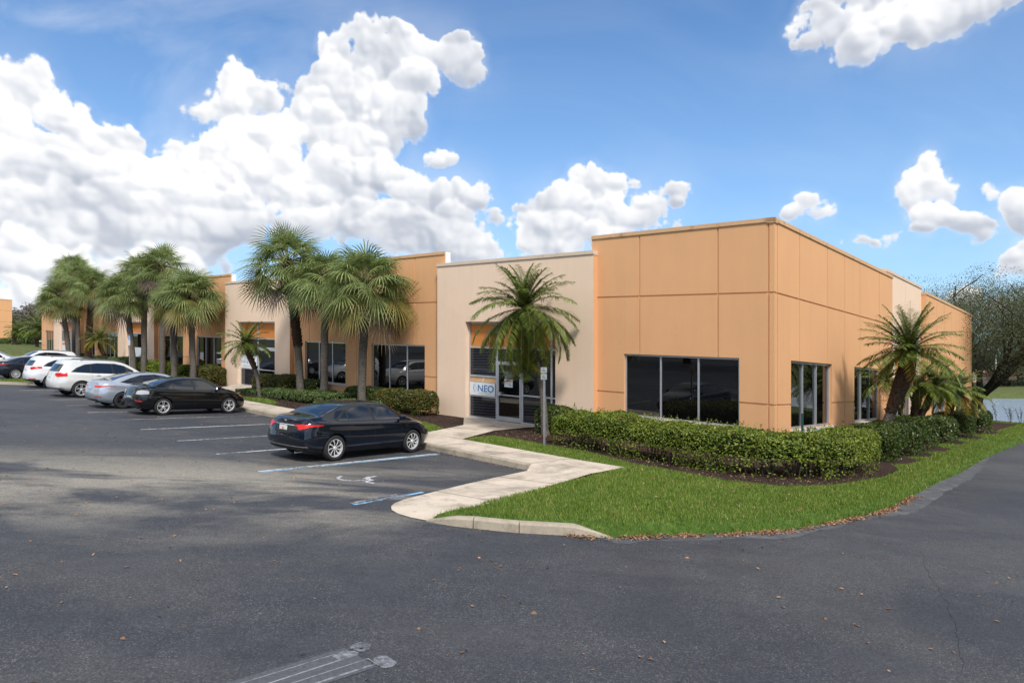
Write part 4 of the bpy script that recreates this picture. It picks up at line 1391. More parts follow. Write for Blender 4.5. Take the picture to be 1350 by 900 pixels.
# ---------------- feather palms (pygmy date and the like)
def feather_frond(rng, L, arch, npair=34, lw=0.018, ll=0.32, yaw=0.0):
    """frond in local xz-plane growing along +x from the origin; returns quads and the stem polyline"""
    q = []; pts = []; n = 9
    el0 = yaw
    p = np.array([0, 0, 0.0]); el = el0
    step = L / (n - 1)
    for i in range(n):
        pts.append(p.copy()); p = p + np.array([math.cos(el), 0, math.sin(el)]) * step
        el -= arch / (n - 1) * (0.5 + i / n)
    pts = np.array(pts); cum = np.linspace(0, 1, n)
    for k in range(npair):
        f = 0.10 + 0.90 * k / npair
        c = np.array([np.interp(f, cum, pts[:, j]) for j in range(3)])
        c2 = np.array([np.interp(min(1, f + .03), cum, pts[:, j]) for j in range(3)])
        ax = norm(c2 - c + 1e-6)
        len_ = ll * (math.sin(PI * min(1, 0.18 + 0.82 * f)) ** 0.6 * 0.9 + 0.15) * rng.uniform(0.85, 1.1)
        for sd in (-1, 1):
            out = norm(np.array([0, sd, 0]) * 0.8 + ax * 0.62 + np.array([0, 0, rng.normal(0.02, 0.16)]))
            e = c + out * len_ + np.array([0, 0, -0.24 * len_]); m = c + out * len_ * 0.5 + np.array([0, 0, -0.02 * len_])
            wv = norm(np.cross(out, [0, 0, 1.0])) * lw * 0.5
            q += [c - wv * .7, c + wv * .7, m + wv, m - wv, m - wv, m + wv, e + wv * .12, e - wv * .12]
    return np.array(q), pts


def feather_crown(seed, nf=34, L=1.6, grow=0.1, ll=0.30, lo=-50, hi=80, arch=1.7, yel=0.0, npair=34, lw=0.018):
    rng = np.random.default_rng(seed); Q = []; mi = []; mb = MB()
    for i in range(nf):
        f = i / nf; LL = L * (0.88 + grow * f)
        el = math.radians(hi + (lo - hi) * f + rng.normal(0, 6)); az = i * 2.39996 + rng.normal(0, .12)
        q, pts = feather_frond(rng, LL * rng.uniform(0.88, 1.1), arch * rng.uniform(0.75, 1.15) * (0.55 + 0.6 * f), npair, lw, ll, el)
        ca, sa = math.cos(az), math.sin(az); Rm = np.array([[ca, -sa, 0], [sa, ca, 0], [0, 0, 1]])
        tw = rng.normal(0, .25); ct, st_ = math.cos(tw), math.sin(tw)
        Q.append(q @ Rm.T); isy = f > 1 - yel
        mi += [1 if isy else 0] * (len(q) // 4)
        mb.tube((pts @ Rm.T).tolist(), [0.014 * (1 - .8 * k / 8) for k in range(9)], 4, cap=False)
    return np_mesh('feather_crown', np.concatenate(Q), 4, [M['feather'], M['feather_yellow']], mi), mb.mesh('stems', M['rachis'], 60)


def feather_palm(name, label, s, t, path, rads, crowns, booted, z=0.12, mats=None, group=None, shag=0.0):
    """path: trunk polyline relative to base; crowns: list of (pos, meshes, scale, rot, tilt)"""
    th = thing(name, label, 'palm tree', W(s, t, z), 0, group)
    P = densify3(path, 0.18); n = len(P)
    R = np.interp(np.linspace(0, 1, n), np.linspace(0, 1, len(rads)), rads).tolist()
    k = int(n * (1 - booted))
    mb = MB(); mb.tube(P, [r * (1 + 0.05 * math.sin(i * 2.1)) for i, r in enumerate(R)], 12)
    mb.build('trunk', mats or M['bark'], th, smooth=60)
    if booted > 0:
        mb = MB(); mb.tube(P[k:], [r * 1.06 + .01 for r in R[k:]], 12); mb.build('old_trunk_sleeve', M['boots'], th, smooth=60)
        mb = MB(); rr = random.Random(3)
        for i in range(k, n):
            for _ in range(2):
                c0 = Vector(P[i]); r = R[i] * 1.0
                off = rr.uniform(0, 6.28)
                for j in range(8):
                    a = off + j * 2 * PI / 8; o = Vector((math.cos(a), math.sin(a), 0)); w = Vector((-o.y, o.x, 0))
                    c = c0 + o * r * .9 + Vector((0, 0, rr.uniform(-.08, .08))); q = c + o * rr.uniform(.02, .05 + shag) + Vector((0, 0, rr.uniform(.05, .12)))
                    mb.add([c - w * .045, c + w * .045, q + w * .02, q - w * .02, c - o * .03 + Vector((0, 0, .1))], [(0, 1, 2, 3), (0, 3, 4), (1, 4, 2), (3, 2, 4)])
        mb.build('leaf_bases', M['boots'], th)
    for pos, (cm, sm), sc, rot, tilt in crowns:
        o = link(bpy.data.objects.new('crown', cm), th); o.location = pos; o.scale = (sc,) * 3; o.rotation_euler = (tilt[0], tilt[1], rot)
        o2 = link(bpy.data.objects.new('frond_stems', sm), th); o2.location = pos; o2.scale = (sc,) * 3; o2.rotation_euler = (tilt[0], tilt[1], rot)
    return th


def densify3(path, step):
    out = []
    for a, c in zip(path, path[1:]):
        a = Vector(a); c = Vector(c); n = max(1, int((c - a).length / step))
        out += [tuple(a.lerp(c, i / n)) for i in range(n)]
    return out + [tuple(path[-1])]


FC_big = feather_crown(201, 84, 1.95, 0.62, 0.44, -80, 84, 1.75, 0.04, 52, 0.028)      # full, drooping
FC_wide = feather_crown(202, 60, 1.95, 0.1, 0.40, -18, 82, 1.15, 0.03, 46, 0.028)     # spreading
FC_low = feather_crown(203, 36, 1.5, 0.1, 0.34, -28, 76, 1.45, 0.04, 34, 0.030)
FC_yel = feather_crown(204, 34, 1.45, 0.1, 0.34, -30, 72, 1.4, 0.28, 32, 0.030)

# tall feather palm beside the NEO door: base (723,571), crown centre (693,405)
s, t = 7.0, -1.75
x, y = XY(s, t)
zc = EYE + (474.1 - 407) * y / 893 - grade(x) - 0.12
lx = (694 - 722) / 893 * y
feather_palm('feather_palm', 'full feather palm with a pale slim trunk standing before the NEO entrance', s, t,
             [(0, 0, -.1), (lx * .12, 0, zc * .3), (lx * .5, 0, zc * .65), (lx, 0, zc)], [.15, .10, .085, .11],
             [((lx, 0, zc), FC_big, 0.95, 0.4, (0, 0))], 0.12)
# young leaning palm before the second entrance: base (341,512), bend (326,455)
s, t = place(343, -3.0), -3.0
x, y = XY(s, t)
zc = EYE + (474.1 - 452) * y / 893 - grade(x) - 0.12
lx = (324 - 343) / 893 * y
feather_palm('feather_palm', 'thin leaning young feather palm before the second entrance', s, t,
             [(0, 0, -.1), (lx * .25, 0, zc * .45), (lx * .8, 0, zc * .8), (lx, 0, zc)], [.10, .08, .12, .14],
             [((lx, 0, zc), FC_low, 0.98, 0.4, (0, 0))], 0.45, shag=.02)
# small palm of the fourth bay: base (141,474) crown (135,445)
s, t = place(140, -2.0), -2.0
x, y = XY(s, t)
zc = EYE + (474.1 - 446) * y / 893 - grade(x) - 0.12
lx = (132 - 140) / 893 * y
feather_palm('feather_palm', 'small bright feather palm with a curved trunk before the fourth orange bay', s, t,
             [(0, 0, -.1), (lx * .1, 0, zc * .4), (lx, 0, zc * .75), (lx, 0, zc)], [.10, .09, .14, .14],
             [((lx, 0, zc), FC_yel, 1.05, 0.4, (0, 0))], 0.5, shag=.02)
# side wall palms: leaning one base (1170,572) crown (1195,455)
s, t = place(1172, 4.6) if False else -1.45, 4.9
x, y = XY(s, t)
zc = EYE + (474.1 - 462) * y / 893 - grade(x) - 0.12
px_b = 675 + 893 * x / y
lx = (1199 - px_b) / 893 * y
feather_palm('date_palm', 'leaning date palm with a thick shaggy dark trunk against the side wall', s, t,
             [(0, 0, -.1), (lx * .30, 0, zc * .30), (lx * .55, .05, zc * .50), (lx * .92, .05, zc * .78), (lx, 0, zc)], [.15, .125, .16, .25, .20],
             [((lx, 0, zc), FC_wide, 0.92, 1.0, (0, 0))], 0.60, shag=.03)
# twin trunk palms
s, t = -1.3, 9.6
x, y = XY(s, t); pxb = 675 + 893 * x / y
z1 = EYE + (474.1 - 507) * y / 893 - grade(x) - 0.12
a1 = (1212 - pxb) / 893 * y; a2 = (1236 - pxb) / 893 * y
th = feather_palm('date_palm', 'twin trunk date palm behind the leaning one by the side wall', s, t,
                  [(0, 0, -.1), (a1 * .6, 0, z1 * .5), (a1, 0, z1)], [.10, .12, .16], [((a1, 0, z1), FC_low, .85, .3, (0, 0)), ((a2, 0.1, z1 * 1.0), FC_low, .9, 2.1, (0, 0)), ((a1 - .9, .6, z1 * 1.05), FC_low, .85, 4.0, (0, 0))], .6, shag=.03)
mb = MB(); mb.tube(densify3([(0.05, 0, -.1), (a2 * .5, 0.05, z1 * .5), (a2, .1, z1)], .2), .12, 10); mb.build('trunk', M['boots'], th, smooth=60)
s, t = -1.5, 15.4
x, y = XY(s, t); pxb = 675 + 893 * x / y
z1 = EYE + (474.1 - 516) * y / 893 - grade(x) - 0.12
a1 = (1257 - pxb) / 893 * y
feather_palm('date_palm', 'farthest palm of the side wall with yellowing fronds reaching past the building end', s, t,
             [(0, 0, -.1), (a1 * .6, 0, z1 * .6), (a1, 0, z1)], [.13, .12, .18], [((a1, 0, z1), FC_yel, 1.05, 1.0, (0, 0)), ((a1, 0, z1 + .1), FC_low, .85, 3.0, (0, 0))], .6, shag=.03)
# distant palms in the gap between the buildings
for i, (px, d, py, sc, lab) in enumerate([(50, 100, 433, 2.0, 'distant feather palm against the end of the long building'), (22, 112, 436, 1.5, 'small distant palm with a curved trunk between the two buildings')]):
    x = (px - 675) / 893 * d; g = terrain(x, d); th = thing('feather_palm', lab, 'palm tree', (x, d, g))
    h = EYE + (474.1 - py) * d / 893 - g
    mb = MB(); mb.tube([(0, 0, -.2), (-.3, 0, h * .4), (.1, 0, h)], [.25, .2, .25], 8); mb.build('trunk', M['boots'], th, smooth=60)
    for nm, me in (('crown', FC_low[0]), ('frond_stems', FC_low[1])):
        o = link(bpy.data.objects.new(nm, me), th); o.location = (.1, 0, h); o.scale = (sc,) * 3


# ---------------- broadleaf trees
def tree(name, label, base, h, rad, seed, nleaf, leaf, mat, trunk_r=0.35, crown_z=0.35, flat=0.75, group=None, bark=None, limbs=7, gap=0.0, cat='tree', centre=(0, 0)):
    rng = np.random.default_rng(seed); rr = random.Random(seed)
    th = thing(name, label, cat, base, 0, group)
    mb = MB(); tips = []
    fork = h * crown_z * 0.8
    mb.tube([(0, 0, -.4), (0.05 * h * rr.uniform(-.3, .3), 0, fork * .5), (0, 0, fork)], [trunk_r * 1.35, trunk_r, trunk_r * .85], 10)

    def grow(p, d, L, r, lev):
        n = 4; pts = [p]; dd = d.copy()
        for i in range(n):
            dd = (dd + Vector((rr.uniform(-.22, .22), rr.uniform(-.22, .22), rr.uniform(-.08, .20)))).normalized()
            p = p + dd * (L / n); pts.append(p)
        mb.tube(pts, [r * (1 - .5 * i / n) for i in range(n + 1)], 6 if lev < 2 else 4, cap=False)
        if lev >= 3: tips.append(p); tips.append(pts[2]); return
        for k in range(3 if lev < 2 else 3):
            a = rr.uniform(0, 6.28); sp = rr.uniform(.45, .95)
            o = Vector((math.cos(a), math.sin(a), rr.uniform(-.1, .5))).normalized()
            grow(pts[rr.choice([2, 3, 4])], (dd * (1 - sp * .5) + o * sp).normalized(), L * rr.uniform(.55, .75), r * .5, lev + 1)
        tips.append(p)
    for k in range(limbs):
        a = 2 * PI * k / limbs + rr.uniform(-.3, .3)
        d = Vector((math.cos(a), math.sin(a), rr.uniform(.25, 1.1))).normalized()
        grow(Vector((0, 0, fork * rr.uniform(.8, 1))), d, rad * .55, trunk_r * .5, 1)
    mb.build('trunk', bark or M['oakbark'], th, smooth=60)
    T = np.array([tuple(v) for v in tips])
    # clumps: at the branch tips and across an uneven dome
    m = max(20, int(150 * rad / 6))
    u = norm(rng.normal(0, 1, (m, 3))); rr3 = rng.uniform(0.5, 1.0, m) ** 0.5
    Dm = u * rr3[:, None] * np.array([rad, rad, (h - fork) * .5 * 1.0]); Dm[:, 2] = Dm[:, 2] * flat + (h + fork) / 2 + 0.1 * h
    Dm[:, 2] = np.minimum(Dm[:, 2], h * 1.02)
    K = np.concatenate([T, Dm]) if len(T) else Dm
    K = K[rng.uniform(0, 1, len(K)) > gap]
    idx = rng.integers(0, len(K), nleaf); cr = rad * 0.19 * (0.6 + rng.uniform(0, .8, len(K)))
    P = K[idx] + norm(rng.normal(0, 1, (nleaf, 3))) * (cr[idx] * rng.uniform(0.2, 1, nleaf) ** .5)[:, None] * np.array([1, 1, .62])
    keep = P[:, 2] > fork * .75
    P = P[keep]
    V = leaf_quads(P, np.tile([0, 0, .6], (len(P), 1)), leaf, rng, 1.0, .6)
    link(bpy.data.objects.new('crown', np_mesh('crown', V, 4, mat)), th)
    return th


def at(px, d, dz=0.0):
    x = (px - 675) / 893 * d
    return (x, d, terrain(x, d) + dz)


# live oak beyond the end of the side wall
tree('live_oak', 'big spreading live oak with dark bent limbs beside the lake', (*XY(0.5, 38.5), terrain(*XY(0.5, 38.5))), 9.6, 9.4, 301, 210000, 0.085, M['oak'], .5, .38, .8, limbs=10, gap=.22)
tree('live_oak', 'thin topped oak rising over the parapet end of the side wall', (*XY(9.0, 41.0), terrain(*XY(9.0, 41.0))), 10.6, 5.0, 302, 60000, 0.075, M['oak'], .35, .45, .8, limbs=8, gap=.35)
# far bank of the lake
gF = 'trees on the far bank of the lake'
for i, (px, d, h, r) in enumerate([(1262, 205, 15, 8), (1290, 222, 17, 9), (1318, 200, 14, 8), (1342, 215, 17, 9), (1375, 205, 15, 9)]):
    tree('far_tree', ['tree on the far lake bank just right of the building end', 'taller tree on the far lake bank behind the lamp post', 'tree above the dark hedge across the lake', 'broad tree behind the orange roof across the lake',
                      'tree on the far bank at the right edge of the view'][i],
         at(px, d), h, r, 320 + i, 4500, 0.55, M['oak'], .4, .25, .9, gF, limbs=5)
# woodland at the far left, between the buildings
def skyline(px, py, d):
    return EYE + (474.1 - py) * d / 893 - at(px, d)[2]


for i, (px, py, d, r, mt, lab) in enumerate([(38, 428, 150, 6, 'wood', 'broad leafy tree between the two buildings'), (12, 412, 175, 8, 'woodbrown', 'bare brownish tree behind the roof line of the left building'), (30, 410, 170, 7, 'woodbrown', 'brown bare topped tree in the gap between the buildings'), (50, 404, 165, 6, 'woodbrown', 'tall bare tree next to the end of the long building'),
                                            (20, 432, 140, 5, 'wood', 'low green tree beside the left building'), (62, 420, 160, 7, 'wood', 'green tree partly behind the end of the long building')]):
    tree('woodland_tree', lab, at(px, d), skyline(px, py, d), r, 350 + i, 7000, .45, M[mt], .3, .1, 1.0, 'trees between the two buildings', limbs=6)
t_ = thing('bare_tree', 'leafless spindly tree against the sky left of the long building', 'tree', at(49, 120))
mb = MB(); rr = random.Random(4)
def twigs(p, d, L, r, lev):
    q = p + d * L; mb.tube([p, (p + q) / 2 + Vector((rr.uniform(-.1, .1), 0, 0)) * L, q], [r, r * .8, r * .55], 4, cap=False)
    if lev == 0: return
    for _ in range(3): twigs(p + d * L * rr.uniform(.5, 1), (d + Vector((rr.uniform(-.8, .8), rr.uniform(-.8, .8), rr.uniform(-.1, .5)))).normalized(), L * .62, r * .55, lev - 1)
twigs(Vector((0, 0, 0)), Vector((0, 0, 1)), 3.6, .10, 5)
mb.build('trunk', M['oakbark'], t_)
# weeds on the near lake shore
rng = np.random.default_rng(77)
for i, (px, d, lab) in enumerate([(1303, 46.5, 'small dark weed at the lake edge nearest the building'), (1315, 46.5, 'tall spindly weed at the lake edge'), (1333, 45, 'leaning weed at the lake edge near the right side of the view'), (1346, 44.5, 'bushy weed clump at the lake edge on the right')]):
    th = thing('weed', lab, 'weed', at(px, d), 0, 'weeds along the lake edge')
    mb = MB(); P = []
    for k in range(5 if i != 1 else 3):
        hh = rng.uniform(.5, 1.0) * (1.5 if i == 1 else .8) + 0.5; e = Vector((rng.normal(0, .35), rng.normal(0, .2), hh))
        mb.tube([(0, 0, -.1), tuple(e * .5 + Vector((0, 0, .1))), tuple(e)], .012, 4)
        for q in range(14): P.append(np.array(e) * rng.uniform(.45, 1.02) + rng.normal(0, .06, 3))
    mb.build('branchwork', M['twig'], th)
    link(bpy.data.objects.new('foliage', np_mesh('weed_leaves', leaf_quads(np.array(P), np.tile([0, 0, 1.], (len(P), 1)), .1, rng), 4, M['oak'])), th)
# ------------------------------------------------------------------ cars
import bmesh
DG = None


def pchip(xs, ys, x):
    xs = np.array(xs, float); ys = np.array(ys, float)
    h = np.diff(xs); dl = np.diff(ys) / h; m = np.zeros(len(xs))
    for i in range(1, len(xs) - 1):
        if dl[i - 1] * dl[i] > 0:
            w1 = 2 * h[i] + h[i - 1]; w2 = h[i] + 2 * h[i - 1]
            m[i] = (w1 + w2) / (w1 / dl[i - 1] + w2 / dl[i])
    m[0] = dl[0]; m[-1] = dl[-1]
    i = int(np.clip(np.searchsorted(xs, x) - 1, 0, len(h) - 1)); t = (x - xs[i]) / h[i]
    return ((2 * t**3 - 3 * t**2 + 1) * ys[i] + (t**3 - 2 * t**2 + t) * h[i] * m[i] + (-2 * t**3 + 3 * t**2) * ys[i + 1] + (t**3 - t**2) * h[i] * m[i + 1])


def chaikin(P, n=2):
    P = np.array(P, float)
    for _ in range(n):
        q = [P[0]]
        for a, c in zip(P, P[1:]): q += [0.75 * a + 0.25 * c, 0.25 * a + 0.75 * c]
        q.append(P[-1]); P = np.array(q)
    return P


def car_body(spec):
    """closed body skin; x forward with the rear bumper at 0 then recentred"""
    T = spec['stations']; L = spec['L']
    cols = list(zip(*T)); X = cols[0]
    nx = 66
    xs = np.unique(np.concatenate([np.linspace(0, L, nx), [0.03, 0.07, L - 0.03, L - 0.07]]))
    lean = spec['lean']; secs = []

    def section(x):
        zs, ws, wm, zm, wb, zb, wr, zr, zc = [pchip(X, c, x) for c in cols[1:]]
        crease = spec.get('crease', 0.012)
        P = [(0, zs), (ws * .6, zs), (ws - .03, zs + .005), (ws, zs + .03), (ws + (wm - ws) * .7, zs + .14), (wm, zm - .08), (wm + .002, zm + .04), (wm - .014, zm + .13),
             (wb + crease, zb - .05), (wb, zb - .012), (wb - .02, zb + .008), (wb - .035 - 0.15 * (wb - .035 - wr), zb + (zr - zb) * .15), (wr + .02, zr - (zr - zb) * .12), (wr, zr), (wr - .06, zr + (zc - zr) * .42), (wr * .5, zc - (zc - zr) * .15), (0, zc)]
        return chaikin(P, 2)
    for x in xs: secs.append((x, section(x)))
    # rounded caps at both ends
    def ring(x, P, sc, zc0, dx):
        Q = P.copy(); Q[:, 0] *= sc; Q[:, 1] = zc0 + (Q[:, 1] - zc0) * sc
        return (x + dx, Q)
    x0, P0 = secs[0]; x1, P1 = secs[-1]
    z0c = (P0[0, 1] + P0[-1, 1]) / 2; z1c = (P1[0, 1] + P1[-1, 1]) / 2
    pre = [ring(x0, P0, k, z0c, 0) for k in (0.06, 0.35, 0.65, 0.85, 0.95)]
    post = [ring(x1, P1, k, z1c, 0) for k in (0.95, 0.85, 0.65, 0.35, 0.06)]
    allr = pre + secs + post
    V = []; m = len(P0)
    for x, P in allr:
        half = []
        for (y, z) in P:
            wr_ = np.clip(1 - x / 0.75, 0, 1) ** 1.3; wf = np.clip(1 - (L - x) / 0.9, 0, 1) ** 1.3
            dx = wr_ * (np.interp(z, lean['rz'], lean['rx']) + spec.get('plan_r', .15) * (abs(y) / .85) ** 2.6)
            dx -= wf * (np.interp(z, lean['fz'], lean['fx']) + spec.get('plan_f', .26) * (abs(y) / .85) ** 2.4)
            half.append((x + dx - L / 2, y, z))
        V += half + [(a, -b, c) for a, b, c in half[1:-1][::-1]]
    k = m + m - 2
    F = [(i * k + j, i * k + (j + 1) % k, (i + 1) * k + (j + 1) % k, (i + 1) * k + j) for i in range(len(allr) - 1) for j in range(k)]
    F.append(tuple(range(k))[::-1]); F.append(tuple((len(allr) - 1) * k + j for j in range(k)))
    return np.array(V), F


def tmp_obj(V, F, mats=(), name='tmp'):
    me = bpy.data.meshes.new(name); me.from_pydata([tuple(map(float, v)) for v in V], [], F)
    for m_ in mats: me.materials.append(m_)
    bm = bmesh.new(); bm.from_mesh(me); bmesh.ops.recalc_face_normals(bm, faces=bm.faces); bm.to_mesh(me); bm.free()
    return link(bpy.data.objects.new(name, me))


def inflate(V, F, d):
    me = bpy.data.meshes.new('n'); me.from_pydata([tuple(map(float, v)) for v in V], [], F)
    bm = bmesh.new(); bm.from_mesh(me); bmesh.ops.recalc_face_normals(bm, faces=bm.faces); bm.to_mesh(me); bm.free()
    n = np.zeros(len(V) * 3); me.vertices.foreach_get('normal', n); bpy.data.meshes.remove(me)
    return V + n.reshape(-1, 3) * d


def boolean(base, cutters, op):
    for c in cutters:
        md = base.modifiers.new('b', 'BOOLEAN'); md.operation = op; md.object = c; md.solver = 'EXACT'; md.material_mode = 'TRANSFER'
    dg = bpy.context.evaluated_depsgraph_get()
    me = bpy.data.meshes.new_from_object(base.evaluated_get(dg))
    base.modifiers.clear()
    return me


def kill(*obs):
    for o in obs: bpy.data.objects.remove(o)


def ext(poly, axis, a, c, taper=None):
    """prism: polygon in the two other axes pulled along axis from a to c"""
    n = len(poly); V = []
    zt = max(q for p, q in poly)
    for d in (a, c):
        for (p, q) in poly:
            if taper is not None and d == c: q = zt - .02 + (q - zt) * taper
            V.append({'y': (p, d, q), 'x': (d, p, q), 'z': (p, q, d)}[axis])
    F = [tuple(range(n))[::-1], tuple(range(n, 2 * n))] + [(i, (i + 1) % n, n + (i + 1) % n, n + i) for i in range(n)]
    return V, F


def patch(V, F, cut, d, name, mat, parent, smooth=35, mirror=False):
    b = tmp_obj(inflate(V, F, d), F); cs = [tmp_obj(*cut)]
    me = boolean(b, cs, 'INTERSECT')
    me.materials.clear(); me.materials.append(mat)
    kill(b, *cs)
    # keep only the outer skin: drop faces lying inside the body
    me.polygons.foreach_set('use_smooth', [True] * len(me.polygons)); me.set_sharp_from_angle(angle=math.radians(smooth))
    me.name = name
    return link(bpy.data.objects.new(name, me), parent)


def wheel(parent, x, y, r, w, style, mat, tyre_w=0.0):
    side = 1 if y > 0 else -1
    rr = spec_rim = r * 0.70
    mb = MB(); h = w / 2
    prof = [(rr * .98, -h * .8), (rr * 1.06, -h), (r * .90, -h * 1.02), (r * .975, -h * .8), (r, -h * .45), (r, h * .45), (r * .975, h * .8), (r * .90, h * 1.02), (rr * 1.06, h), (rr * .98, h * .8)]
    mb.lathe(prof, 40, 'y')
    o = mb.build('wheel', M['tyre'], parent, smooth=40); o.location = (x, y, r)
    mb = MB(); face = side * h * 0.86
    # barrel + dark back
    mb.lathe([(rr * 1.0, side * h * .95), (rr * .93, side * h * .93), (rr * .90, side * h * .6), (rr * .9, -side * h * .3)], 40, 'y')
    n = style[0]; kind = style[1]
    for i in range(n):
        a = 2 * PI * i / n + .3
        def P(rad, off, dep): return (math.cos(a + off) * rad, face + dep * side, math.sin(a + off) * rad)
        if kind == 'twin':
            for sgn in (-1, 1):
                w0, w1 = .11, .05
                mb.add([P(rr * .16, sgn * .35 - .2, -.012), P(rr * .16, sgn * .35 + .2, -.012), P(rr * .93, sgn * .17 + w1, .006), P(rr * .93, sgn * .17 - w1, .006)], [(0, 1, 2, 3)])
        elif kind == 'swirl':
            mb.add([P(rr * .2, -.16, -.01), P(rr * .2, .22, -.01), P(rr * .62, .20, .0), P(rr * .93, .30, .006), P(rr * .93, .12, .006), P(rr * .60, -.02, .0)], [(0, 1, 2, 5), (5, 2, 3, 4)])
        else:
            mb.add([P(rr * .14, -.45, -.012), P(rr * .14, .45, -.012), P(rr * .5, .13, .0), P(rr * .94, .12, .006), P(rr * .94, -.12, .006), P(rr * .5, -.13, .0)], [(0, 1, 2, 5), (5, 2, 3, 4)])
    mb.lathe([(0.0, face + side * .004), (rr * .17, face + side * .004), (rr * .22, face - side * .012)], 16, 'y')
    ro = mb.build('rim', mat, o, smooth=40)
    mb = MB(); mb.lathe([(0.0, side * h * .25), (rr * .9, side * h * .25)], 24, 'y'); mb.build('wheel_back', M['well'], o)  # near-black disc closing the wheel behind the spokes
    return o


def make_car(name, label, spec, paint, group='cars parked in the rows'):
    root = thing(name, label, 'car', (0, 0, 0), 0, group)
    V, F = car_body(spec); L = spec['L']
    xr = spec['xr'] - L / 2; xf = xr + spec['wb']; r = spec['r']
    body = tmp_obj(V, F, [paint, M['well']])
    cuts = []
    for x in (xr, xf):
        for sgn in (-1, 1):
            mb = MB(); R = r + spec.get('archgap', .045)
            a = [(x + R * math.cos(k * 2 * PI / 32), r + 0.005 + R * math.sin(k * 2 * PI / 32)) for k in range(32)]
            Vc, Fc = ext(a, 'y', sgn * .45, sgn * 1.3)
            me = bpy.data.meshes.new('c'); me.from_pydata(Vc, [], Fc); me.materials.append(paint); me.materials.append(M['well'])
            me.polygons.foreach_set('material_index', [1] * len(Fc))
            bm = bmesh.new(); bm.from_mesh(me); bmesh.ops.recalc_face_normals(bm, faces=bm.faces); bm.to_mesh(me); bm.free()
            cuts.append(link(bpy.data.objects.new('c', me)))
    me = boolean(body, cuts, 'DIFFERENCE'); kill(body, *cuts)
    me.polygons.foreach_set('use_smooth', [True] * len(me.polygons)); me.set_sharp_from_angle(angle=math.radians(32))
    me.name = 'body'
    link(bpy.data.objects.new('body', me), root)
    hw = spec['W'] / 2
    for nm, poly, mat, d in spec.get('side', []):
        P = [(x - L / 2, z) for x, z in poly]
        for sgn in (-1, 1): patch(V, F, ext(P, 'y', sgn * .40, sgn * 1.2), d, nm, M[mat], root)
    for nm, poly, mat, d, xa, xb in spec.get('rear', []):
        P = [(y, z) for y, z in poly]
        tp = spec.get('lamp_taper') if nm == 'tail_lamp' else None
        patch(V, F, ext(P, 'x', xa - L / 2, xb - L / 2, tp), d, nm, M[mat], root)
        if min(p[0] for p in poly) > 0.02:
            patch(V, F, ext([(-y, z) for y, z in poly], 'x', xa - L / 2, xb - L / 2, tp), d, nm, M[mat], root)
    for nm, poly, mat, d, za, zb in spec.get('top', []):
        P = [(x - L / 2, y) for x, y in poly]
        patch(V, F, ext(P, 'z', za, zb), d, nm, M[mat], root)
    hy = hw - spec.get('inset', .115)
    for x in (xr, xf):
        for sgn in (-1, 1): wheel(root, x, sgn * (hw - .125), r, .215, spec['rim'], M[spec.get('rimmat', 'alloy')])
    # door mirrors
    mx, mz = spec['mirror']
    for sgn in (-1, 1):
        mb = MB(); y0 = sgn * (hw - .06); y1 = sgn * (hw + .14)
        mb.box((mx - L / 2 - .04, y0 - sgn * .04, mz - .03), (mx - L / 2 + .02, y0 + sgn * .05, mz + .01))
        mb.box((mx - L / 2 - .06, y0 + sgn * .03, mz - .015), (mx - L / 2 + .08, y1, mz + .125), bevel=.035)
        mb.build('mirror', paint, root, smooth=40)
    # handles
    for hx, hz in spec['handles']:
        for sgn in (-1, 1):
            y = sgn * (hw - spec.get('handle_in', .018))
            mb = MB(); mb.box((hx - L / 2 - .09, y - .012, hz - .014), (hx - L / 2 + .09, y + .022 * 1, hz + .014), bevel=.01)
            mb.build('door_handle', M[spec.get('handlemat')] if spec.get('handlemat') else paint, root)
    # plate
    px, pz, pw = spec['plate']
    mb = MB(); mb.box((px - L / 2, -.155, pz - .075), (px - L / 2 + .02, .155, pz + .075), bevel=.006)
    pl = mb.build('licence_plate', M['plate'], root)
    mb = MB(); mb.box((px - L / 2 - .003, -.03, pz - .03), (px - L / 2, .03, pz + .03)); mb.build('plate_emblem', M['rust'], pl)
    if spec.get('badge'):
        bx, bz = spec['badge']; mb = MB(); mb.lathe([(0.0, -.004), (.035, -.004), (.05, 0)], 16, 'y')
        o = mb.build('badge', M['chrome'], root, smooth=40); o.rotation_euler = (0, 0, -PI / 2); o.location = (bx - L / 2, 0, bz)
    if spec.get('rails'):
        for sgn in (-1, 1):
            mb = MB(); a, c, z, y = spec['rails']
            pts = [(a - L / 2, sgn * y, z - .03), (a + .12 - L / 2, sgn * y, z + .03), ((a + c) / 2 - L / 2, sgn * y, z + .045), (c - .15 - L / 2, sgn * y, z + .02), (c - L / 2, sgn * y, z - .05)]
            mb.tube(pts, .018, 6); mb.build('roof_rail', M[spec.get('railmat', 'alloydark')], root, smooth=50)
        if spec.get('crossbars'):
            for cx in spec['crossbars']:
                mb = MB(); z = spec['rails'][2] + .07; y = spec['rails'][3]
                mb.tube([(cx - L / 2, -y, z - .05), (cx - L / 2, -y * .9, z), (cx - L / 2, y * .9, z), (cx - L / 2, y, z - .05)], .022, 6); mb.build('crossbar', M['alloy'], root, smooth=50)
    if spec.get('exhaust'):
        mb = MB(); mb.tube([(-L / 2 + .30, -.45, .24), (-L / 2 + .10, -.45, .235)], .03, 10); mb.build('exhaust_pipe', M['chrome'], root, smooth=40)
    return root


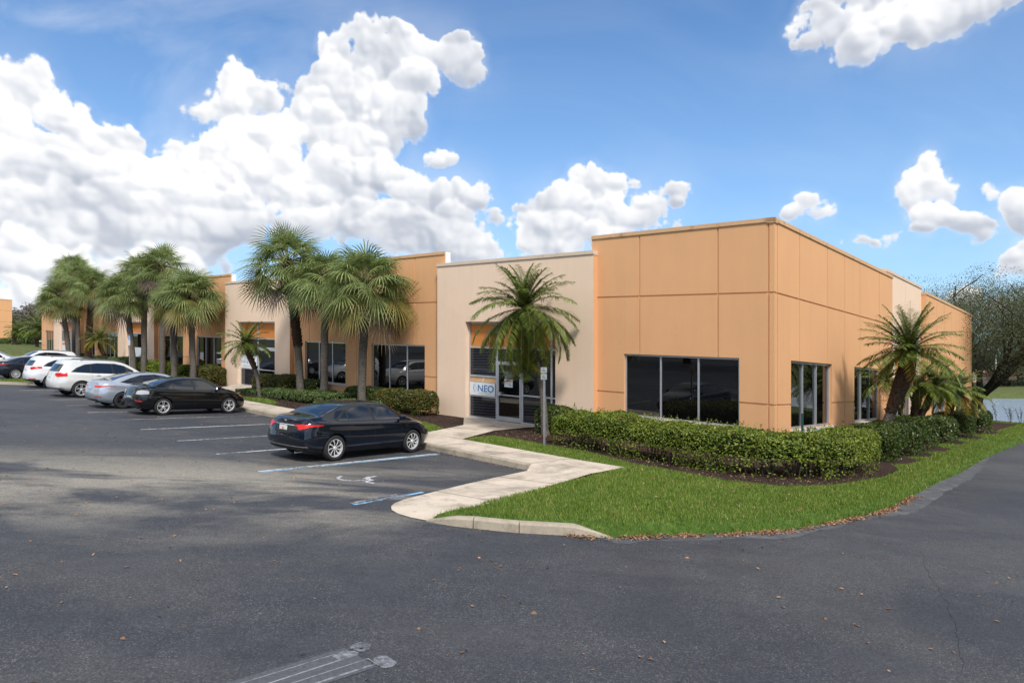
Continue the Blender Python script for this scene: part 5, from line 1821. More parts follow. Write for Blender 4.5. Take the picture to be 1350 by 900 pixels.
def seat_car(root, s, t, yaw=0.0, back=False, sc=0.95):
    root.scale = (sc,) * 3
    """stand the car on the sheared lot, nose towards the building, turned by yaw degrees"""
    y = math.radians(yaw)
    f2 = RH * math.cos(y) + FH * math.sin(y)
    if back: f2 = -f2
    f = Vector((f2[0], f2[1], -SHEAR * f2[0])).normalized()
    l = Vector((-f2[1], f2[0], SHEAR * f2[1])).normalized()
    u = f.cross(l).normalized(); l = u.cross(f)
    p = W(s, t, 0.006)
    m4 = Matrix(((f.x, l.x, u.x), (f.y, l.y, u.y), (f.z, l.z, u.z))).to_4x4()
    root.rotation_euler = m4.to_euler(); root.location = p


LEAN = dict(rz=[.2, .38, .55, .75, .95, 1.12, 1.5], rx=[.16, .05, .0, .035, .10, .12, .12], fz=[.15, .3, .5, .7, .9], fx=[.10, .02, .0, .06, .14])
BLK = 'black'


def sedan_side(win, lines=True, q=None):
    out = []
    return out


COROLLA = dict(L=4.65, W=1.775, wb=2.70, xr=1.0, r=.325, rim=(9, 'swirl'), mirror=(3.18, .97), handles=[(1.48, .86), (2.42, .85)], plate=(-.02 + .06, .80, 0), badge=(.105, .965), exhaust=True, lean=LEAN,
    stations=[
        # x    zs   ws   wm    zm   wb   zb   wr   zr    zc
        (0.00, .30, .70, .76, .58, .70, .92, .56, 1.00, 1.03),
        (0.12, .26, .74, .83, .60, .775, .97, .63, 1.055, 1.08),
        (0.35, .22, .77, .875, .62, .835, .99, .67, 1.085, 1.11),
        (0.60, .20, .78, .885, .62, .855, .985, .69, 1.10, 1.13),
        (0.95, .18, .79, .888, .61, .865, .965, .66, 1.225, 1.26),
        (1.35, .18, .79, .888, .60, .868, .95, .605, 1.345, 1.385),
        (1.85, .18, .79, .888, .58, .868, .935, .58, 1.40, 1.445),
        (2.30, .18, .79, .888, .58, .868, .925, .575, 1.405, 1.455),
        (2.70, .18, .79, .888, .58, .866, .915, .58, 1.375, 1.425),
        (3.10, .18, .79, .888, .58, .864, .905, .635, 1.225, 1.265),
        (3.50, .18, .79, .886, .58, .855, .895, .71, 1.02, 1.055),
        (3.85, .18, .78, .880, .58, .84, .865, .68, .945, .98),
        (4.20, .19, .75, .855, .56, .80, .80, .62, .875, .905),
        (4.45, .21, .70, .80, .52, .73, .72, .56, .79, .81),
        (4.65, .25, .60, .68, .50, .62, .60, .46, .66, .67)],
    side=[('window_trim', [(.98, 1.005), (1.30, 1.22), (1.62, 1.325), (2.30, 1.372), (2.72, 1.32), (3.05, 1.17), (3.34, .955), (1.2, .975)], BLK, .003),
          ('quarter_window', [(1.10, 1.01), (1.34, 1.20), (1.40, 1.235), (1.40, .995)], 'carglass', .0055),
          ('side_window', [(1.43, .995), (1.43, 1.255), (1.66, 1.31), (2.10, 1.345), (2.16, 1.345), (2.23, .985)], 'carglass', .0055),
          ('side_window', [(2.31, .985), (2.25, 1.347), (2.32, 1.347), (2.70, 1.30), (3.00, 1.165), (3.24, .975)], 'carglass', .0055),
          ('sill_trim', [(1.38, .15), (1.38, .20), (3.30, .20), (3.30, .15)], BLK, .003),
          ('door_seam', [(2.275, .27), (2.275, .97), (2.283, .97), (2.283, .27)], BLK, .0015),
          ('door_seam', [(1.42, .50), (1.36, .97), (1.368, .97), (1.428, .50)], BLK, .0015),
          ('door_seam', [(3.18, .27), (3.27, .93), (3.278, .93), (3.188, .27)], BLK, .0015)],
    top=[('rear_window', [(.60, -.60), (.60, .60), (1.40, .52), (1.40, -.52)], 'carglass', .004, 1.0, 1.6),
         ('windscreen', [(3.46, -.64), (3.46, .64), (2.76, .545), (2.76, -.545)], 'carglass', .004, 1.0, 1.6)],
    rear=[('tail_lamp', [(.36, .905), (.60, .945), (.95, .925), (.95, .86), (.66, .775), (.58, .765), (.50, .86)], 'tail', .010, -.1, .60),
          ('tailgate_recess', [(-.34, .70), (-.40, .885), (.40, .885), (.34, .70)], BLK, .003, -.1, .3),
          ('trim_strip', [(-.38, .89), (-.38, .905), (.38, .905), (.38, .89)], 'chrome', .007, -.1, .3),
          ('lower_bumper', [(-.80, .20), (-.74, .36), (.74, .36), (.80, .20)], BLK, .004, -.1, .42),
          ('bumper_line', [(-.78, .375), (-.76, .395), (.76, .395), (.78, .375)], 'galv', .005, -.1, .4)])
COROLLA['lamp_taper'] = .2
SPEC = {'corolla': COROLLA}
mz = dict(COROLLA)
mz.update(lamp_taper=None, L=4.49, W=1.755, wb=2.64, xr=.95, r=.33, rim=(5, 'twin'), mirror=(3.05, .98), handles=[(1.42, .89), (2.30, .88)], plate=(.02, .62, 0), badge=None,
    stations=[(x * 4.49 / 4.65, *r) for x, *r in COROLLA['stations']],
    side=[('window_trim', [(1.02, 1.02), (1.25, 1.19), (1.60, 1.325), (2.10, 1.365), (2.55, 1.32), (2.90, 1.17), (3.18, .965), (1.2, .985)], BLK, .003),
          ('quarter_window', [(1.10, 1.02), (1.28, 1.185), (1.32, 1.205), (1.32, 1.0)], 'carglass', .0055),
          ('side_window', [(1.345, 1.0), (1.345, 1.225), (1.62, 1.315), (2.02, 1.345), (2.10, .99)], 'carglass', .0055),
          ('side_window', [(2.18, .985), (2.12, 1.345), (2.55, 1.30), (2.84, 1.165), (3.08, .975)], 'carglass', .0055),
          ('side_moulding', [(1.45, .50), (1.45, .53), (3.02, .53), (3.02, .50)], 'blackpaint', .012),
          ('door_seam', [(2.14, .27), (2.14, .97), (2.148, .97), (2.148, .27)], BLK, .001),
          ('side_lamp', [(4.08, .71), (4.05, .76), (4.24, .74), (4.30, .68)], 'amber', .006)],
    rear=[('lamp_opening', [(.30, .70), (.42, .955), (.70, .985), (1.0, .95), (1.0, .70)], BLK, .004, -.1, .34),
          ('tail_lamp', [(.46, .80), (.50, .925), (.72, .96), (.95, .90), (.95, .83), (.72, .79)], 'clear', .012, -.1, .40),
          ('reflector', [(.52, .52), (.52, .56), (.80, .56), (.80, .52)], 'tail', .006, -.1, .4),
          ('lower_bumper', [(-.80, .20), (-.74, .32), (.74, .32), (.80, .20)], BLK, .004, -.1, .42)])
SPEC['mazda'] = mz
el = dict(COROLLA)
el.update(L=4.57, W=1.80, wb=2.70, xr=.98, rim=(5, 'twin'), rimmat='alloydark', mirror=(3.10, .98), plate=(.045, .74, 0), badge=(.11, .96),
    side=[('window_trim', [(.86, 1.055), (1.25, 1.21), (1.70, 1.345), (2.25, 1.38), (2.70, 1.31), (3.05, 1.15), (3.30, .955), (1.35, .975)], BLK, .003),
          ('side_window', [(.98, 1.065), (1.28, 1.195), (1.34, 1.215), (1.34, 1.0), (1.2, 1.01)], 'carglass', .0055),
          ('side_window', [(1.37, 1.0), (1.37, 1.225), (1.72, 1.33), (2.12, 1.36), (2.20, .99)], 'carglass', .0055),
          ('side_window', [(2.28, .985), (2.21, 1.36), (2.30, 1.36), (2.68, 1.295), (2.98, 1.15), (3.20, .975)], 'carglass', .0055),
          ('door_seam', [(2.245, .27), (2.245, .97), (2.253, .97), (2.253, .27)], BLK, .0015)],
    rear=[('tail_lamp', [(.34, .83), (.36, .90), (.62, .915), (.98, .93), (.98, .90), (.70, .81)], 'tail', .010, -.1, .70),
          ('reflector', [(.46, .42), (.48, .45), (.80, .48), (.80, .45)], 'tail', .006, -.1, .4),
          ('lower_bumper', [(-.66, .20), (-.60, .36), (.60, .36), (.66, .20)], BLK, .004, -.1, .42),
          ('tailgate_recess', [(-.24, .66), (-.27, .82), (.27, .82), (.24, .66)], 'greypaint', .003, -.1, .3)])
SPEC['elantra'] = el
sd = dict(COROLLA)
sd.update(L=4.80, W=1.84, wb=2.80, xr=1.02, rim=(10, 'twin'), rimmat='alloy', handlemat='chrome',
    stations=[(x * 4.80 / 4.65, *r) for x, *r in COROLLA['stations']])
SPEC['sedan'] = sd
LEANS = dict(rz=[.25, .45, .65, .95, 1.15, 1.40, 1.62, 1.8], rx=[.16, .03, .0, .07, .11, .27, .42, .46], fz=[.2, .4, .6, .8, 1.0], fx=[.10, .02, .0, .05, .12])
MDX = dict(L=4.84, W=1.99, wb=2.75, xr=1.06, r=.375, rim=(5, 'twin'), mirror=(3.28, 1.14), handles=[(1.75, 1.02), (2.75, 1.0)], plate=(.05, .86, 0), badge=(.10, 1.0), lean=LEANS, plan_r=.20, handlemat='chrome', handle_in=.02,
    rails=(1.05, 3.0, 1.70, .66), crossbars=None, exhaust=True,
    stations=[
        (0.00, .38, .78, .86, .70, .82, 1.08, .62, 1.55, 1.62),
        (0.15, .34, .82, .93, .72, .875, 1.10, .65, 1.60, 1.67),
        (0.40, .30, .86, .975, .74, .92, 1.10, .67, 1.635, 1.70),
        (0.90, .28, .88, .993, .74, .945, 1.09, .68, 1.665, 1.725),
        (1.60, .27, .89, .995, .72, .955, 1.07, .68, 1.68, 1.735),
        (2.30, .27, .89, .995, .70, .955, 1.06, .68, 1.67, 1.73),
        (2.85, .27, .89, .995, .70, .955, 1.05, .68, 1.60, 1.665),
        (3.25, .27, .89, .995, .70, .95, 1.05, .71, 1.43, 1.48),
        (3.72, .27, .89, .99, .70, .94, 1.04, .79, 1.165, 1.20),
        (4.10, .27, .88, .98, .68, .92, 1.00, .76, 1.08, 1.11),
        (4.45, .28, .84, .95, .66, .87, .93, .70, .99, 1.02),
        (4.70, .30, .76, .86, .62, .78, .84, .62, .90, .92),
        (4.84, .34, .66, .76, .60, .68, .74, .54, .78, .80)],
    side=[('window_trim', [(.62, 1.16), (.86, 1.36), (1.20, 1.515), (1.70, 1.585), (2.50, 1.58), (2.90, 1.49), (3.30, 1.28), (3.50, 1.095), (1.5, 1.12)], BLK, .003),
          ('quarter_window', [(.76, 1.17), (.95, 1.35), (1.24, 1.49), (1.42, 1.525), (1.42, 1.145)], 'carglass', .0055),
          ('side_window', [(1.47, 1.145), (1.47, 1.535), (1.72, 1.56), (2.30, 1.56), (2.36, 1.13)], 'carglass', .0055),
          ('side_window', [(2.44, 1.13), (2.38, 1.56), (2.50, 1.555), (2.86, 1.47), (3.22, 1.27), (3.38, 1.11)], 'carglass', .0055),
          ('door_seam', [(2.40, .35), (2.40, 1.10), (2.408, 1.10), (2.408, .35)], 'galv', .0015),
          ('door_seam', [(1.56, .55), (1.44, 1.12), (1.448, 1.12), (1.568, .55)], 'galv', .0015)],
    rear=[('rear_window', [(-.66, 1.16), (-.60, 1.50), (.60, 1.50), (.66, 1.16)], 'carglass', .006, -.2, .62),
          ('tail_lamp', [(.48, 1.0), (.50, 1.10), (.98, 1.13), (.98, .97), (.66, .92)], 'tail', .012, -.1, .48),
          ('lower_bumper', [(-.9, .28), (-.85, .44), (.85, .44), (.9, .28)], 'galv', .004, -.1, .42)],
    top=[('windscreen', [(3.66, -.73), (3.66, .73), (2.92, .63), (2.92, -.63)], 'carglass', .004, 1.0, 1.8)])
SPEC['mdx'] = MDX
rg = dict(MDX)
rg.update(L=4.64, W=1.84, wb=2.70, xr=1.0, r=.36, rim=(5, 'twin'), mirror=(3.14, 1.13), plate=(.05, .92, 0), badge=None, rails=(1.0, 2.9, 1.665, .60), handlemat=None,
    stations=[(x * 4.64 / 4.84, zs, ws * .925, wm * .925, zm, wb * .925, zb, wr * .93, zr * .975, zc * .975) for (x, zs, ws, wm, zm, wb, zb, wr, zr, zc) in MDX['stations']],
    side=[(n, [(x * .958, 1.0 + (z - 1.0) * .93) if z > .6 else (x * .958, z) for x, z in p], m_, d) for n, p, m_, d in MDX['side']],
    rear=[('rear_window', [(-.58, 1.16), (-.54, 1.44), (.54, 1.44), (.58, 1.16)], 'carglass', .006, -.2, .62),
          ('tail_lamp', [(.46, 1.02), (.50, 1.08), (.80, 1.14), (.95, 1.10), (.95, 1.06), (.62, .95)], 'tail', .012, -.1, .55),
          ('reflector', [(.50, .46), (.50, .51), (.82, .51), (.82, .46)], 'tail', .006, -.1, .4),
          ('lower_bumper', [(-.9, .28), (-.85, .44), (.85, .44), (.9, .28)], BLK, .004, -.1, .5)],
    top=[('windscreen', [(3.50, -.68), (3.50, .68), (2.80, .58), (2.80, -.58)], 'carglass', .004, 1.0, 1.8)])
SPEC['rogue'] = rg


def copy_tree(o, parent=None):
    c = o.copy(); COL.objects.link(c)
    if parent: c.parent = parent
    for ch in list(o.children): copy_tree(ch, c)
    return c


c = make_car('parked_car', 'dark blue compact sedan parked nose in beside the blue and white stall line', SPEC['corolla'], M['navy'])
seat_car(c, 7.30, -9.16, 5.0, sc=.935)
c = make_car('parked_car', 'black sedan with a smashed colourless tail lamp, plate low on its bumper', SPEC['mazda'], M['blackpaint'])
seat_car(c, 18.75, -8.7, 3.0, sc=.925)
c = make_car('parked_car', 'light silver sedan parked between the black sedan and the big white SUV', SPEC['elantra'], M['silverpaint'])
seat_car(c, 21.65, -9.05, 3.0, sc=.94)
c = make_car('parked_car', 'large pearl white SUV with roof rails and dark tinted side windows, beside the silver sedan', SPEC['mdx'], M['pearl'])
seat_car(c, 27.3, -8.85, 3.0)
c = make_car('parked_car', 'white crossover with slanting red tail lamps beyond the large pearl SUV', SPEC['rogue'], M['whitepaint'])
rogue = c
seat_car(c, 33.4, -8.5, 3.0)
c = make_car('parked_car', 'charcoal sedan beyond the grass island, only its tail and roof showing', SPEC['sedan'], M['darkpaint'])
dark = c
seat_car(c, 41.3, -8.3, 3.0)


def recolour(root, old, new):
    for ch in root.children:
        for sl in ch.material_slots:
            if sl.material == old: sl.link = 'OBJECT'; sl.material = new


def copy_car(src, label, s, t, old, new, back=False):
    c = copy_tree(src); c['label'] = label; recolour(c, old, new); seat_car(c, s, t, 3.0, back); return c


copy_car(rogue, 'white wagon backed in beyond the charcoal sedan, its windscreen towards the drive', 49.3, -6.2, M['whitepaint'], M['whitepaint'], True)
copy_car(dark, 'white sedan roof at the left edge beyond the charcoal sedan', 52.5, -8.8, M['darkpaint'], M['whitepaint'])
copy_car(dark, 'farthest car roof, pale grey, at the left edge below the neighbouring building', 56.0, -8.0, M['darkpaint'], M['greypaint'])
# ------------------------------------------------------------------ markings, signs, litter and the surroundings
def gp(px, py, z=0.0):
    """paved ground point of the site that the photograph shows at (px, py)"""
    hy = 474.144 + SHEAR * (px - 675); u = (px - 675) / 893.0; d = (EYE - z) * 893.0 / (py - hy)
    return (u * d, d)


def line_mark(name, a, c, w, mat, z=0.004):
    mb = MB(W); a = Vector(a); c = Vector(c); d = (c - a).normalized(); n = Vector((-d.y, d.x)) * w / 2
    k = max(2, int((c - a).length / 0.5)); pts = [a.lerp(c, i / k) for i in range(k + 1)]
    for p, q in zip(pts, pts[1:]):
        mb.face([(p.x + n.x, p.y + n.y, z), (p.x - n.x, p.y - n.y, z), (q.x - n.x, q.y - n.y, z), (q.x + n.x, q.y + n.y, z)])
    return tag(mb.build(name, mat), kind='structure')


for i, s in enumerate((8.66, 11.25, 14.05, 16.85, 19.6, 22.5, 25.35, 28.3, 31.1)):
    line_mark('stall_line', (s - .05, -12.45 + .036 * s), (s + .12, kt(s) - .03), 0.10, M['paintwhite'] if i % 2 == 0 else M['paintworn'])
for i, s in enumerate((39.5, 42.6, 45.4, 48.2, 51)):
    line_mark('stall_line', (s, -12.2 + .036 * s), (s + .1, kt(s) - .03), 0.10, M['paintworn'])
line_mark('stall_line', (5.99, -12.43), (6.16, -7.35), 0.10, M['paintwhite'])
line_mark('stall_line', (5.87, -12.43), (6.04, -7.35), 0.09, M['paintblue'])
line_mark('stall_line', (2.30, -12.62), (2.46, -10.95), 0.10, M['paintblue'])
line_mark('stall_line', (2.42, -12.60), (2.56, -11.5), 0.09, M['paintworn'])

# worn wheelchair symbol
mb = MB(W)
def thick(mb, pts, w, z):
    for p, q in zip(pts, pts[1:]):
        p = Vector(p); q = Vector(q); d = (q - p).normalized(); n = Vector((-d.y, d.x)) * w / 2; e = d * w * .25
        mb.face([(p.x + n.x - e.x, p.y + n.y - e.y, z), (p.x - n.x - e.x, p.y - n.y - e.y, z), (q.x - n.x + e.x, q.y - n.y + e.y, z), (q.x + n.x + e.x, q.y + n.y + e.y, z)])
ring = [(4.36 + .30 * math.cos(math.radians(a)), -11.20 + .32 * math.sin(math.radians(a))) for a in range(100, 345, 12)]
thick(mb, ring, .07, .004)
mb2 = [(4.28, -10.72), (4.22, -11.02), (3.98, -11.02), (3.90, -11.28), (3.70, -11.20)]
mb.fn = W
thick(mb, mb2, .08, .0048)
tag(mb.build('wheelchair_symbol', paint_mat('symbol_paint', (0.58, 0.58, 0.58), .40)), kind='structure')

# scraped paint patch at the bottom of the view
def cr(x, y): return gp(280 + x / 3.97, 780 + y / 3.97)
mb = MB(lambda x, y, z: (x, y, z + grade(x)))
scrape = paint_mat('scraped_paint', (0.25, 0.26, 0.28), .44)
for poly in ([(718, 292), (735, 275), (775, 262), (812, 268), (830, 278), (822, 300), (780, 318), (748, 306)], [(628, 338), (690, 308), (738, 308), (770, 318), (745, 338), (672, 360)], [(838, 352), (868, 334), (905, 330), (938, 352), (968, 372), (938, 395), (890, 400), (862, 380)]):
    mb.face([(*cr(*p), .0045) for p in poly])
def streak(a, c, w, k=2.2):
    A = Vector(cr(*a)); C_ = Vector(cr(*c)); d = (C_ - A); C_ = A + d * k; n = Vector((-d.y, d.x)).normalized() * w / 2
    mb.face([(A.x + n.x, A.y + n.y, .0052), (A.x - n.x, A.y - n.y, .0052), (C_.x - n.x, C_.y - n.y, .0052), (C_.x + n.x, C_.y + n.y, .0052)])
for a, c, w in (((660, 322), (310, 475 - 45), .012), ((760, 328), (310, 475), .02), ((815, 350), (430, 475), .012), ((852, 378), (556, 475), .024), ((738, 292), (640, 330), .014), ((812, 348), (868, 384), .014)):
    streak(a, c, w, 2.2 if c[0] < 600 else 1.0)
tag(mb.build('paint_scrape', scrape), kind='structure')
mb = MB(lambda x, y, z: (x, y, z + grade(x)))
A, B_, C_, D_ = Vector(cr(690, 292)), Vector(cr(860, 392)), Vector(cr(400, 545)), Vector(cr(60, 480))
mb.face([(*A, .0035), (*B_, .0035), (*(B_ + (C_ - B_) * 1.5), .0035), (*(A + (D_ - A) * 1.3), .0035)])
tag(mb.build('faint_paint', simple('faint_paint', (0.075, 0.079, 0.09), .85, var=.3, vscale=30)), kind='structure')

# crack in the drive
mb = MB(lambda x, y, z: (x, y, z + grade(x)))
rr = random.Random(8); P = [Vector(gp(*p)) for p in ((1214, 725), (1222, 750), (1236, 775), (1249, 795), (1262, 830), (1268, 872), (1272, 930))]
Q = []
for a, c in zip(P, P[1:]):
    n = max(2, int((c - a).length / .12))
    for i in range(n): Q.append(a.lerp(c, i / n) + Vector((rr.uniform(-.02, .02), rr.uniform(-.02, .02))))
for p, q in zip(Q, Q[1:]):
    w = rr.uniform(.001, .0035); mb.face([(p.x - w, p.y, .003), (p.x + w, p.y, .003), (q.x + w, q.y, .003), (q.x - w, q.y, .003)])
tag(mb.build('pavement_crack', simple('crack', (0.012, 0.012, 0.014), .95)), kind='structure')

# pale worn edge where the drive meets the turf
mb = MB(W)
E_ = densify([(-1.75, -10.95), (-2.15, -10.2), (-2.65, -9.38), (-3.08, -8.6), (-3.42, -7.8), (-3.68, -6.51), (-3.95, -5.15), (-4.03, -4.2), (-3.98, -2.1), (-3.95, .9), (-4.0, 3.3), (-3.9, 9.5)], .16)
rr = random.Random(2)
m, nt, b = new_mat('worn_drive_edge')
p = coords(nt); f = nt.noise(p, 3.0, 6, .75)
nt.t.links.new(nt.ramp(f, [(.42, (.056, .059, .068)), (.62, (.105, .106, .108)), (.75, (.19, .185, .17))]), b.inputs['Base Color']); b.inputs['Roughness'].default_value = .9
w0 = .12; W_ = []
for q_ in E_:
    w0 = max(.02, min(.36, w0 + rr.uniform(-.06, .06))); W_.append(w0)
for i in range(len(E_) - 1):
    a, c = E_[i], E_[i + 1]
    mb.face([(a[0] + .15, a[1] + .05, .003), (c[0] + .15, c[1] + .05, .003), (c[0] - W_[i + 1], c[1] - W_[i + 1] * .4, .003), (a[0] - W_[i], a[1] - W_[i] * .4, .003)])
tag(mb.build('drive_edge', m), kind='structure')


# fallen leaves: a drift along the turf edge, a scatter over the lot and the lawn
def leaves(name, s, t, z, size, mat, seed, curl=.4):
    rng = np.random.default_rng(seed)
    P = site_np(s, t, z)
    V = leaf_quads(P, np.tile([0, 0, 1.0], (len(P), 1)), size, rng, curl, .55)
    return tag(link(bpy.data.objects.new(name, np_mesh(name, V, 4, mat))), kind='stuff')


rng = np.random.default_rng(91)
EP = np.array([(-1.2, -11.35), (-1.75, -10.95), (-2.12, -10.22), (-2.62, -9.42), (-3.05, -8.66), (-3.40, -7.9), (-3.64, -6.6), (-3.90, -5.2), (-3.98, -4.2), (-3.93, -2.1)])
sg = np.linalg.norm(np.diff(EP, axis=0), axis=1); cm = np.concatenate([[0], np.cumsum(sg)])
n = 3000; a = rng.uniform(0, 1, n) ** 0.85 * cm[-1]
dens = 0.25 + 0.75 * (np.sin(a * 2.1) * np.sin(a * 5.3 + 1) > -0.15)
k = rng.uniform(0, 1, n) < dens; a = a[k]
ls = np.interp(a, cm, EP[:, 0]) + rng.normal(0.03, .08, len(a)); lt = np.interp(a, cm, EP[:, 1]) + rng.normal(0, .07, len(a))
leaves('fallen_leaves', ls, lt, rng.uniform(.008, .035, len(a)), .052, M['dryleaf'], 1, .6)
n = 1000; s_ = rng.uniform(-14, 18, n); t_ = rng.uniform(-19.5, -7.4, n)
k = ~in_poly(s_, t_, lawn_main) & ~((s_ < 3.1) & (s_ > .6) & (t_ > -12.5)); s_, t_ = s_[k], t_[k]
k = (t_ > -15) & (s_ < 4) & (rng.uniform(0, 1, len(s_)) < .3)
leaves('fallen_leaves', s_[~k], t_[~k], np.full((~k).sum(), .012), .055, M['dryleaf'], 2, .3)
n = 500; s_ = rng.uniform(-4, 2.5, n); t_ = rng.uniform(-12, 6, n); k = in_poly(s_, t_, [tuple(p) for p in lawn_in])
leaves('fallen_leaves', s_[k], t_[k], np.full(k.sum(), .225), .06, M['dryleaf'], 3, .5)
n = 900; s_ = rng.uniform(-2.8, 8, n); t_ = rng.uniform(-4.9, -.6, n); k = in_poly(s_, t_, mulch)
leaves('fallen_leaves', s_[k], t_[k], np.full(k.sum(), .165), .055, M['dryleaf'], 4, .5)
n = 500; s_ = rng.uniform(3.2, 22, n); t_ = -7.45 + .045 * s_ - np.abs(rng.normal(0, .07, n)); leaves('fallen_leaves', s_, t_, np.full(n, .012), .045, M['dryleaf'], 5, .4)
# chips of bark standing out of the mulch
n = 16000; s_ = rng.uniform(-2.8, 24, n); t_ = rng.uniform(-5.2, -.05, n); k = in_poly(s_, t_, mulch) & ~in_poly(s_, t_, [(12.4, 0), (12.36, -.4), (10.2, -2.5), (9.05, -5.3), (7.3, -5.3), (8.5, -2.7), (8.6, 0)])
k &= t_ > backs(s_) + .12
leaves('bark_chips', s_[k], t_[k], np.full(k.sum(), .152), .05, M['barkchip'], 6, .7)

# ---------------- sign posts
def post(th, h, w=.055, mat='galv'):
    mb = MB(); mb.box((-w / 2, -.004, -.2), (w / 2, .004, h)); mb.box((-w / 2, .004, -.2), (-w / 2 + .006, .03, h)); mb.box((w / 2 - .006, .004, -.2), (w / 2, .03, h))
    mb.build('post', M[mat], th)


th = thing('sign_post', 'grey metal post with two small white plates before the NEO entrance shrub', 'sign', W(4.92, -4.36, .13), site_rot())
post(th, 2.18)
for z0, z1 in ((1.95, 2.11), (2.14, 2.30)):
    mb = MB(); mb.box((-.11, -.012, z0), (.11, -.006, z1)); pl = mb.build('plate', M['dullplate'], th)
    mb = MB()
    for i, (a, c) in enumerate([(-.07, .07), (-.05, .03)]):
        z = z0 + .045 + i * .05; mb.box((a, -.0135, z), (c, -.0125, z + .018))
    mb.build('small_print', M['ink'], pl)
s, t = place(170.5, -3.6), -3.6
y = XY(s, t)[1]; gz = W(s, t, .13)[2]
zt = lambda py: EYE + (474.1 - SHEAR * 0 - py) * y / 893 - gz
th = thing('sign_post', 'post with a blue accessible parking plate above a white plate near the third entrance', 'sign', W(s, t, .13), site_rot())
post(th, zt(442), .08)
mb = MB(); mb.box((-.17, -.012, zt(447.3)), (.17, -.006, zt(442))); pl = mb.build('plate', simple('access_blue', (.02, .20, .55), .5), th)
mb = MB(); zc = (zt(447.3) + zt(442)) / 2
mb.tube([(-.02, -.016, zc + .14), (-.02, -.016, zc + .02), (.06, -.016, zc + .02), (.09, -.016, zc - .10)], .012, 4)
mb.tube([(-.04 + .09 * math.cos(a), -.016, zc - .04 + .09 * math.sin(a)) for a in np.linspace(1.9, 6.0, 10)], .011, 4)
mb.lathe([(0, -.016), (.028, -.014)], 10, 'y', (-.02, 0, zc + .175)); mb.build('wheelchair_symbol', M['signwhite'], pl)
mb = MB(); mb.box((-.17, -.012, zt(455)), (.17, -.006, zt(447.6))); pl = mb.build('plate', M['signwhite'], th)
mb = MB()
for i in range(5): mb.box((-.11, -.0135, zt(454) + i * .09), (.11, -.0125, zt(454) + i * .09 + .02))
mb.build('small_print', M['paleblue'], pl)
x, y = (15.5 - 675) / 893 * 112, 112
th = thing('sign_post', 'far sign post with a small pale plate in front of the left building', 'sign', (x, y, terrain(x, y)), site_rot())
h = EYE + (474.1 - 437) * y / 893 - terrain(x, y); post(th, h, .12)
mb = MB(); mb.box((-.25, -.02, h - .6), (.25, -.01, h)); mb.build('plate', M['paleblue'], th)
s = place(1058, -2.2)
mb = MB(); p0 = W(s, -2.2, .14)
th = thing('marker_post', 'slim dark green post standing in the hedge at the building corner', 'post', p0)
mb.box((-.025, -.003, -.1), (.025, .003, 1.50)); mb.box((-.025, -.003, -.1), (-.02, .02, 1.5)); mb.build('post', simple('post_green', (.006, .045, .03), .5), th)

# ---------------- the neighbouring building at the far left
XB = Vector(((15.9 - 675) / 893 * 120, 120))
sB = (XB.x - C0[0]) * FH[0] + (XB.y - C0[1]) * FH[1]; tB = (XB.x - C0[0]) * RH[0] + (XB.y - C0[1]) * RH[1]
gB_ = terrain(XB.x, XB.y) - grade(XB.x)
zz = lambda py: EYE + (474.1 - py) * 120 / 893 - grade(XB.x)
p = XY(sB + 8, tB - 15); B0 = B
B = thing('neighbouring_building', 'orange stucco building cut off by the left edge of the view', 'building', (p[0], p[1], terrain(*p)))
fnN = wallmap_side(sB)
top = zz(396.0)
wall('wall', fnN, tB - 34, tB, -1.0, top, [hg(zz(410), tB - 34, tB), hg(zz(425), tB - 34, tB)], [(tB - 9.0, tB - 3.9, zz(448), zz(433))], M['orange'], B, reveal=.25)
window(fnN, tB - 9.0, tB - 3.9, zz(448), zz(433), B, dep=.2, bar=.1)
cap(fnN, tB - 34, tB + .04, top + .12, M['cap'])
mb = MB(W); mb.box((sB + .26, tB - .3, -1), (sB + 30, tB - .02, top - .05)); mb.box((sB + .26, tB - 34, -1), (sB + 30, tB - 33.7, top - .05)); mb.build('wall', M['orange'], B)
mb = MB(W); mb.box((sB + .26, tB - 33.7, top - .8), (sB + 30, tB - .3, top - .6)); mb.build('roof', M['white'], B)
B = B0
for i, (px, d, L, lab) in enumerate([(4, 116, 5.5, 'bright green hedge in front of the left building'), (24, 122, 6, 'dark bush below the small distant palm')]):
    x = (px - 675) / 893 * d; rng = np.random.default_rng(400 + i)
    th = thing('shrub', lab, 'shrub', (x, d, terrain(x, d)), -.3, 'far shrubs by the left building')
    q, nr = box_hedge_pts(3500, L, 2.5, 1.0 if i == 0 else 1.8, rng, 400 + i, .2)
    link(bpy.data.objects.new('foliage', np_mesh('far_leaves', leaf_quads(q, nr, .25, rng), 4, M['cover'] if i == 0 else M['shrub'])), th)
    mb = MB(); core_box(mb, L, 2.5, 1.0 if i == 0 else 1.8); mb.build('twigs', M['core'], th)

